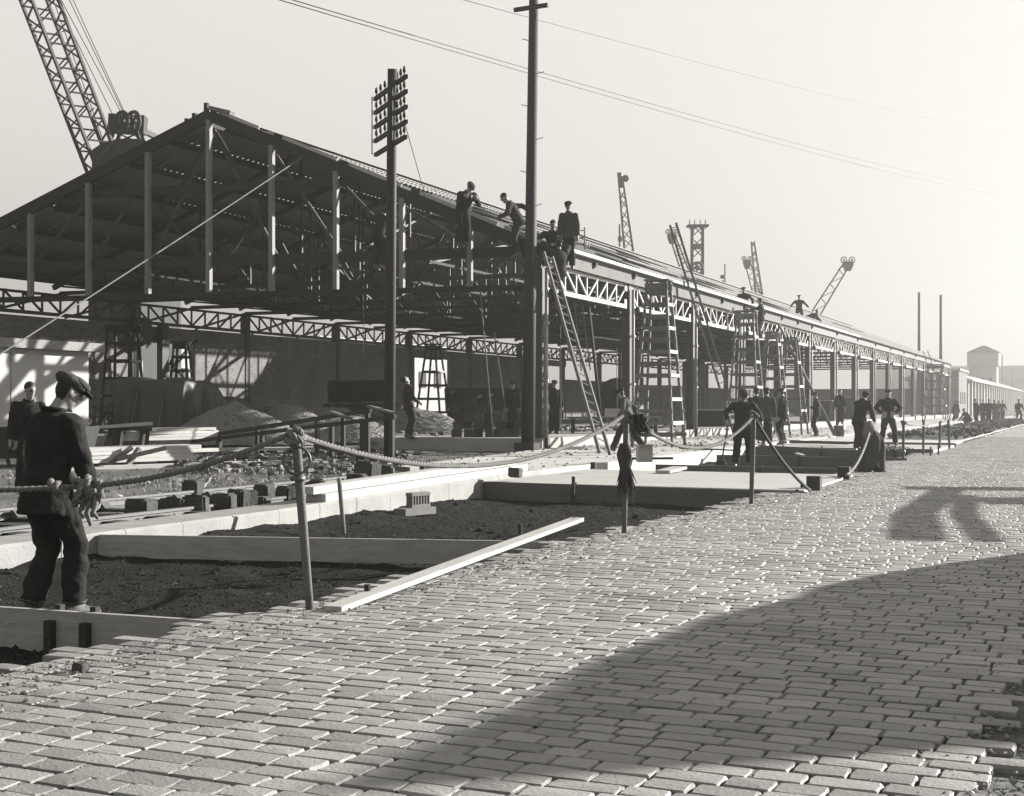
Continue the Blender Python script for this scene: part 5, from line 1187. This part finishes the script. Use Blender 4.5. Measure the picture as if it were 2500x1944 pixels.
def fray(label, c, h, n, seed, w0=.04, bell=.12):
    r = random.Random(seed); c = V(c); b = MB()
    for k in range(n):
        a_ = r.uniform(0, 6.3); q = sqrt(r.random()); o = (RIGHT * cos(a_) + VIEW * sin(a_)) * q; ln = h * r.uniform(.65, 1.05)
        pts = [c + o * w0, c + o * w0 * 1.5 - UP * ln * .2 + RIGHT * (.02 * sin(k)), c + o * w0 * 1.1 - UP * ln * .48, c + o * w0 * 1.6 - UP * ln * .62 + RIGHT * .015, c + o * (w0 + bell) + RIGHT * bell * r.uniform(-.2, .8) - UP * ln * r.uniform(.85, 1)]
        b.tube(pts, [.008, .009, .008, .006, .002], 4)
    b.tube([c - UP * h * .42 + (RIGHT * cos(k * .7) + VIEW * sin(k * .7)) * w0 * 1.1 - UP * .004 * k for k in range(28)], .011, 5)
    return tag(b.build('rope_tail', M('dirty_rope', .06, .9, .3, 8, .4, 90, .1), None, True), label, 'rope', 'rope tails')
fray('long frayed rope end hanging down the second stake', s2.lerp(G(1524, 1306, -.12), .24) - VIEW * .06 - RIGHT * .02, .62, 120, 3, .040, .06)
fray('bushy frayed rope beside the second stake head', s2 + RIGHT * .13 - VIEW * .04 - UP * .0, .24, 60, 4, .05, .05)
# coat on the stake
c = s4 + V((0, 0, .05)); b = MB(); n = 30; rings = []
for j in range(15):
    v = j / 14; ring = []
    for k in range(n):
        a = 2 * pi * k / n; w = (.07 + .10 * min(1, v * 3.2) + .05 * v) * (1 + .22 * sin(3 * a + 1.2 * v) + .16 * sin(7 * a + 1.7) * v); ring.append(c + RIGHT * (cos(a) * w * 1.05 + .05 * sin(v * 5) + .07 * v) + VIEW * (sin(a) * w * .55) - UP * (v * .90 + .10 * sin(2 * a + .8) * v))
    rings.append(ring)
b.loft(rings); o = b.build('coat', m_cloth2, None, True); tag(o, 'coat and sacking draped over a rope stake', 'coat')
b = MB(); b.loft([[c + RIGHT * (cos(2 * pi * k / 14) * w * (1 + .2 * sin(3 * k))) + VIEW * (sin(2 * pi * k / 14) * w * .8) + UP * (z + .02 * sin(2 * k)) for k in range(14)] for z, w in ((-.26, .12), (-.14, .125), (-.02, .10), (.05, .06), (.09, .02))]); part('sacking', b, m_wood2, o, True)
# shovels
def shovel(label, a, c, blade=True):
    a, c = V(a), V(c); t = thing('shovel', label, 'shovel', a); d = (c - a).normalized(); b = MB(); b.tube([a, c], .019, 7); part('handle', b, m_wood2, t, True)
    s = d.cross(VIEW).normalized(); q = MB(); q.tube([c - s * .06, c + s * .06], .016, 6); part('grip', q, m_wood2, t)
    n = s.cross(d); q = MB(); q.loft([[a - d * k + s * (x * w) + n * (y * .008 + .03 * (x * x)) for x, y in ((-1, -1), (0, -1), (1, -1), (1, 1), (0, 1), (-1, 1))] for k, w in ((-.02, .06), (.10, .125), (.22, .12), (.32, .06))]); part('blade', q, m_iron, t)
shovel('shovel held by the man stooping over wet concrete', G(2190, 1098, -.02), DP(2118, 1058, 40.5)); shovel('shovel standing on end left of the man with rolled trousers', G(1762, 1126, .0), DP(1775, 1048, 30.0))
shovel('broom-like pole held by the man in the tweed jacket', G(1912, 1088, .06), DP(1882, 1030, 42))
b = MB(); c = G(2178, 1098, -.03)
for k in range(160):
    a = random.uniform(0, 6.3); rr = abs(random.gauss(0, .28)); pebble(b, c + V((rr * cos(a) * 1.4, rr * sin(a), .10 * math.exp(-rr * rr * 6))), random.uniform(.02, .06))
tag(b.build('concrete_heap', m_fresh), 'shovelled heap of wet concrete beside the hands-on-hips man', 'heap')
# cones of spoil / rubble bank along the far pit
b = MB(); nxr, nyr = 40, 300; vs = []
for j in range(nyr + 1):
    for i in range(nxr + 1):
        x = -7.4 + 3.2 * i / nxr; y = 52 + 62 * j / nyr; e = sin(pi * i / nxr) * min(1, j / 10) * min(1, (nyr - j) / 20); vs.append((x + .1 * nz(x, y, 2, 3), y, -.03 + e * (.26 + .16 * nz(x, y, .7, 4) + .14 * nz(x, y, 2.5, 2)) - .04))
b.add(vs, [(j * (nxr + 1) + i, j * (nxr + 1) + i + 1, (j + 1) * (nxr + 1) + i + 1, (j + 1) * (nxr + 1) + i) for j in range(nyr) for i in range(nxr)])
o = b.build('rubble_bank', M('rubble', .06, .95, .5, 2.0, 1.0, 12, .1, fine=.5)); tag(o, 'dark bank of rubble and spoil along the far road edge', kind='stuff')
b = MB()
for k in range(900):
    x = random.uniform(-7.3, -4.3); y = random.uniform(52, 112); pebble(b, (x, y, .08 + .15 * sin(pi * (x + 7.4) / 3.2)), random.uniform(.05, .16))
part('lumps', b, MATS['rubble'], o)
# dry grass
b = MB(); r = random.Random(21)
for k in range(9000):
    x = r.uniform(-17.5, -12.2); y = r.uniform(12, 26); 
    if nz(x, y, .45, 4) + .25 * nz(x, y, 1.7, 8) < -.02 or not in_view((x, y, 0), .02): continue
    z = yard_z(x, y); h = r.uniform(.04, .17); a = r.uniform(0, 6.3); w = .006; l_ = V((r.gauss(0, .05), r.gauss(0, .05), h)); s = V((cos(a) * w, sin(a) * w, 0)); p = V((x, y, z - .01))
    b.add([p - s, p + s, p + l_ * .6 + s * .6, p + l_ + V((l_.x, l_.y, -.02)), p + l_ * .6 - s * .6], [(0, 1, 2, 3, 4)])
tag(b.build('dry_grass', m_straw), 'dry yellow weeds growing behind the railway track', kind='stuff')
b = MB()
for k in range(2600):
    x = r.uniform(-24, -10.2); y = r.uniform(9, 34)
    if not in_view((x, y, 0), .02): continue
    pebble(b, (x, y, yard_z(x, y) + .005), r.uniform(.012, .05))
tag(b.build('yard_stones', M('yard_stone', .11, .9, .4, 3, island=.7)), 'small stones and debris littering the yard', kind='stuff')
b = MB(); r = random.Random(33)
for k in range(900):
    y = r.uniform(23, 75); x = r.uniform(-14.0, -9.6)
    if y < 36 and x < -12.3 - (y - 22) * .13: continue
    pebble(b, (x, y, .024), r.uniform(.012, .045) * (1 if r.random() < .9 else 2))
tag(b.build('apron_debris', M('apron_debris', .12, .9, .4, 3, island=.8)), 'crumbs of rubble scattered over the pale apron', kind='stuff')
b = MB(); r = random.Random(77)
for k in range(1500):                        # broken brick and offcuts lying about the yard and the near shed floor
    if k < 900: c = DP(r.uniform(430, 1000), 1100, r.uniform(26, 38)); z = yard_z(c.x, c.y) + .01
    else: c = V((r.uniform(-33, -16), r.uniform(37, 58), 0)); z = .31
    if k < 900 and c.x > -12.6: continue
    c.z = z; R = Matrix.Rotation(r.uniform(0, 3), 3, 'Z') @ Matrix.Rotation(r.gauss(0, .25), 3, 'X')
    L_, w, h = (r.uniform(.3, 1.2), .08, .03) if r.random() < .10 else (r.uniform(.08, .24), r.uniform(.07, .12), r.uniform(.04, .10))
    hx = [(R @ V((sx * L_ / 2, sy * w / 2, sz * h / 2))) + c + V((0, 0, h / 2)) for sz in (-1, 1) for sy in (-1, 1) for sx in (-1, 1)]
    b.add(hx, [(0, 2, 3, 1), (4, 5, 7, 6), (0, 1, 5, 4), (1, 3, 7, 5), (3, 2, 6, 7), (2, 0, 4, 6)])
tag(b.build('rubble', M('yard_rubble', .10, .9, .4, 3, .4, 30, .1, island=.9)), 'broken brick and timber offcuts strewn over yard and shed floor', kind='stuff')
# ---------------------------------------------------------------- out of frame to the right: guessed casters, shaped and placed for the shadows over the road
def cw(r_, d, z): return C2W(r_, d, z)
def inter(pf, n):
    out = []
    for (r0, z0), (r1, z1) in zip(pf, pf[1:]):
        out += [(lerp(r0, r1, k / n), lerp(z0, z1, k / n)) for k in range(n)]
    return out + [pf[-1]]
prof = inter([(4.75, -.3), (5.46, .5), (6.43, 1.5), (8.45, 2.69), (13.4, 5.05), (14.9, 4.6), (16.2, 4.4), (22.5, -.3)], 4)  # added heap, outline set out backwards from its wedge shadow
b = MB(); rings = []
for k in (0, .5, 1.0, 1.6, 2.4, 3.2):
    f_ = 1 - (k / 3.4) ** 2
    rings.append([cw(r_ + k * .55 + .08 * nz(r_, k, 1.1, 5), 12.0 + k + (.1 - .0) * nz(r_, z, 1.3, 2) - .35 * (1 - z / 5.2) * (k == 0), -.3 + (z + .3) * f_ + .05 * nz(r_, k, 2.2, 8)) for r_, z in prof])
n_ = len(prof); b.add([p for r_ in rings for p in r_], [(j * n_ + i, j * n_ + i + 1, (j + 1) * n_ + i + 1, (j + 1) * n_ + i) for j in range(len(rings) - 1) for i in range(n_ - 1)] + [tuple(range(n_ - 1, -1, -1))])
tag(b.build('shadow_heap', m_gravel), 'unseen heap shaped to throw the wedge shadow over the road', 'heap')
t = thing('shadow_frame', 'unseen frame of beams added to throw striped shadows on the road', 'shadow_frame', cw(13, 28, -.13))  # added frame, out of view, there for its striped shadows
SH = V((sin(TH + SUN_AZ), cos(TH + SUN_AZ))) / tan(SUN_EL)
def sp(R_, D_, z): return cw(R_ + SH.x * z, D_ + SH.y * z, z - .1)
for (a, c, z0, z1, w) in (((3.92, 13.5), (4.85, 16.8), 2.0, 2.2, .46), ((4.85, 16.8), (6.75, 21.6), 2.2, 2.4, .42), ((4.58, 13.4), (5.45, 16.8), 2.0, 2.2, .24), ((5.45, 16.8), (6.65, 20.4), 2.2, 2.4, .24)):
    bar('beam', sp(*a, z0), sp(*c, z1), w, .05, m_oldw, t)
for (a, c, z, w) in (((6.3, 22.2), (11.0, 21.3), 2.4, .9), ((6.45, 19.2), (10.2, 18.8), 2.3, 1.4)):
    bar('cross_beam', sp(*a, z), sp(*c, z), w, .05, m_oldw, t)
for (a, z) in (((10.8, 21.35), 2.4), ((10.1, 18.8), 2.3)):
    p = sp(*a, z); bar('post', V((p.x, p.y, -.2)), p, .22, .22, m_oldw, t)
# ================================================================== HAZE
b = MB(); b.box((-420, -30, -1.5), (420, 700, 46))
hz = b.build('haze', []); tag(hz, 'thin sunlit smoke haze hanging over the whole site', kind='stuff')
mh = bpy.data.materials.new('haze'); mh.use_nodes = True; t = mh.node_tree; t.nodes.clear()
pv = t.nodes.new('ShaderNodeVolumePrincipled'); pv.inputs['Color'].default_value = (.33, .325, .315, 1)
pv.inputs['Density'].default_value = 0.0018; pv.inputs['Anisotropy'].default_value = 0.58
out = t.nodes.new('ShaderNodeOutputMaterial'); t.links.new(pv.outputs[0], out.inputs['Volume'])
hz.data.materials.append(mh)
